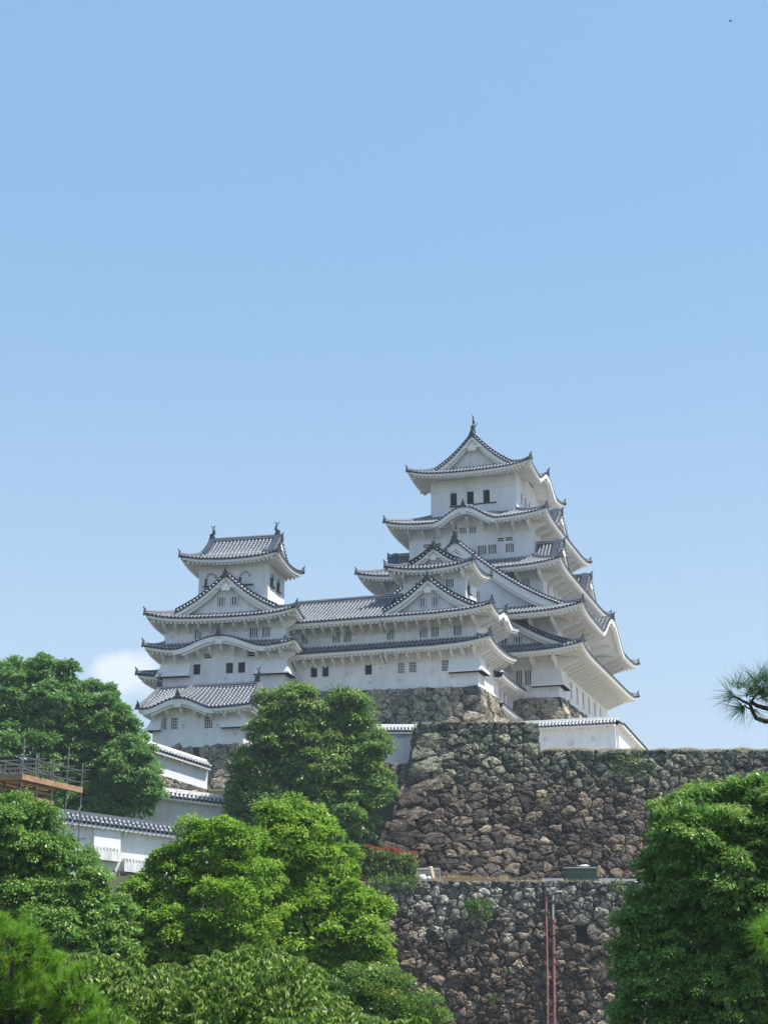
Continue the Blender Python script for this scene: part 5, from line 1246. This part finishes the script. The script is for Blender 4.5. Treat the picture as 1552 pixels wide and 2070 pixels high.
for x0_, x1_, z, lb in ((1094, 1138, .14, 'short whitish kerb block left of the green storage box'), (1209, 1252, .14, 'long whitish kerb block right of the green storage box'), (1254, 1300, .10, 'whitish kerb block half hidden behind the glossy tree')):
    p = atY(x0_, 1780, 119.1); q = atY(x1_, 1780, 119.1); mb = MB(); mb.box(((p.x + q.x) / 2, 119.1, LZ + z - .02), (q.x - p.x, .5, .16)); mb.box(((p.x + q.x) / 2, 119.1, LZ + z + .08), (q.x - p.x - .08, .42, .05)); solo('kerb_block', mb, GREY_EDGE, lb, 'kerb block', (p.x, 119.1, LZ), group='kerb blocks on the terrace')
# pipes down the retaining wall
def wallp(px, py, out=.32):
    Y = 118.6
    for _ in range(4): c = atY(px, py, Y); Y = 118.6 - .1 * (LZ - c.z) - out
    return atY(px, py, Y)
t = T('drain_pipe', 'thin dull red pipe running down the retaining wall, left of the pair', 'pipe', wallp(1104, 2100), 'w', 'pipes on the retaining wall')
mb = MB(); mb.tube([wallp(1103, 1800), wallp(1104, 1880), wallp(1106, 1990), wallp(1107, 2140)], .085, 8); part('pipe', mb, RUST, t)
for y in (1816, 1870, 1950, 2030):
    mb = MB(); c = wallp(1103.5, y); mb.tube([c + Vector((0, 0, .07)), c - Vector((0, 0, .07))], .13, 8); part('coupling', mb, RUST, t)
mb = MB(); mb.tube([wallp(1103, 1802), wallp(1104, 1796), wallp(1122, 1795, .2)], .05, 6); part('elbow', mb, GRY, t)
t = T('drain_pipe', 'thicker pipe with a grey upper length and a hooked top, right of the pair', 'pipe', wallp(1119, 2100), 'w', 'pipes on the retaining wall')
mb = MB(); mb.tube([wallp(1137, 1803), wallp(1120, 1803), wallp(1117, 1808), wallp(1117.5, 1862)], .085, 8); part('upper_pipe', mb, GRY, t)
mb = MB(); mb.tube([wallp(1118, 1860), wallp(1119, 1950), wallp(1121, 2140)], .11, 8); part('lower_pipe', mb, RUST, t)
for y in (1862, 1945, 2025):
    mb = MB(); c = wallp(1118.8, y); mb.tube([c + Vector((0, 0, .12)), c - Vector((0, 0, .12))], .17, 8); part('coupling', mb, RUST, t)
for k, (x, wg, lb) in enumerate(((1084, 2, 'outer black cable left of the red pipes'), (1090, 3, 'middle black cable left of the red pipes'), (1096, 1.5, 'inner black cable beside the thin red pipe'))):
    mb = MB(); rr = random.Random(k); pts = [wallp(x + rr.uniform(-wg, wg), y, .28) for y in range(1796, 2140, 18)]; mb.tube(pts, .05, 5)
    solo('cable', mb, BLK, lb, 'cable', tuple(pts[-1]), group='cables on the retaining wall')
# lightning wires
def wire(lb, pts):
    mb = MB(); mb.tube(pts, .022, 4); solo('wire', mb, GREY_EDGE, lb, 'wire', tuple(pts[-1]), group='thin wires on the castle')
def cat(p, q, sag, n=10): p = Vector(p); q = Vector(q); return [p.lerp(q, i / n) - Vector((0, 0, sag * math.sin(math.pi * i / n))) for i in range(n + 1)]
wire('thin wire hanging from the right eave of the left turret to the gallery ridge', cat(atY(604, 1176, 143), atY(607, 1213, 141), 0) and [atY(604, 1176, 143), atY(602, 1192, 142.5), atY(604, 1206, 142), atY(609, 1214, 141.5)])
wire('thin wire dropping from the summit roof to the roof below it on the left', [atY(843, 990, 158), atY(837, 1040, 157)])
# bird
bp_ = atY(1475, 42, 90); mb = MB(); mb.tube([bp_ + Vector((-.1, 0, .06)), bp_ + Vector((0, 0, 0)), bp_ + Vector((.1, 0, -.09))], [.02, .05, .015], 6)
mb.poly([bp_ + Vector((-.03, 0, .03)), bp_ + Vector((.04, 0, -.04)), bp_ + Vector((.0, .16, .06))]); mb.poly([bp_ + Vector((-.03, 0, .03)), bp_ + Vector((.04, 0, -.04)), bp_ + Vector((.05, -.15, .02))])
solo('bird', mb, BLK, 'tiny dark bird high in the sky at the upper right', 'bird', tuple(bp_))

# ------------------------------------------------------------------ humid summer air between the lens and the castle
mb = MB(); mb.hexa([(-140, -30, -5), (170, -30, -5), (170, 330, -5), (-140, 330, -5)], [(-140, -30, 68), (170, -30, 68), (170, 330, 68), (-140, 330, 68)])
hm = bpy.data.materials.new('humid_air'); hm.use_nodes = True; ht = hm.node_tree; ht.nodes.clear()
pv = ht.nodes.new('ShaderNodeVolumePrincipled'); pv.inputs['Color'].default_value = (.80, .90, 1, 1); pv.inputs['Density'].default_value = .00032; pv.inputs['Anisotropy'].default_value = 0.0
ho = ht.nodes.new('ShaderNodeOutputMaterial'); ht.links.new(pv.outputs[0], ho.inputs['Volume'])
solo('haze', mb, hm, 'thin bluish summer haze in front of the castle', None, kind='stuff')
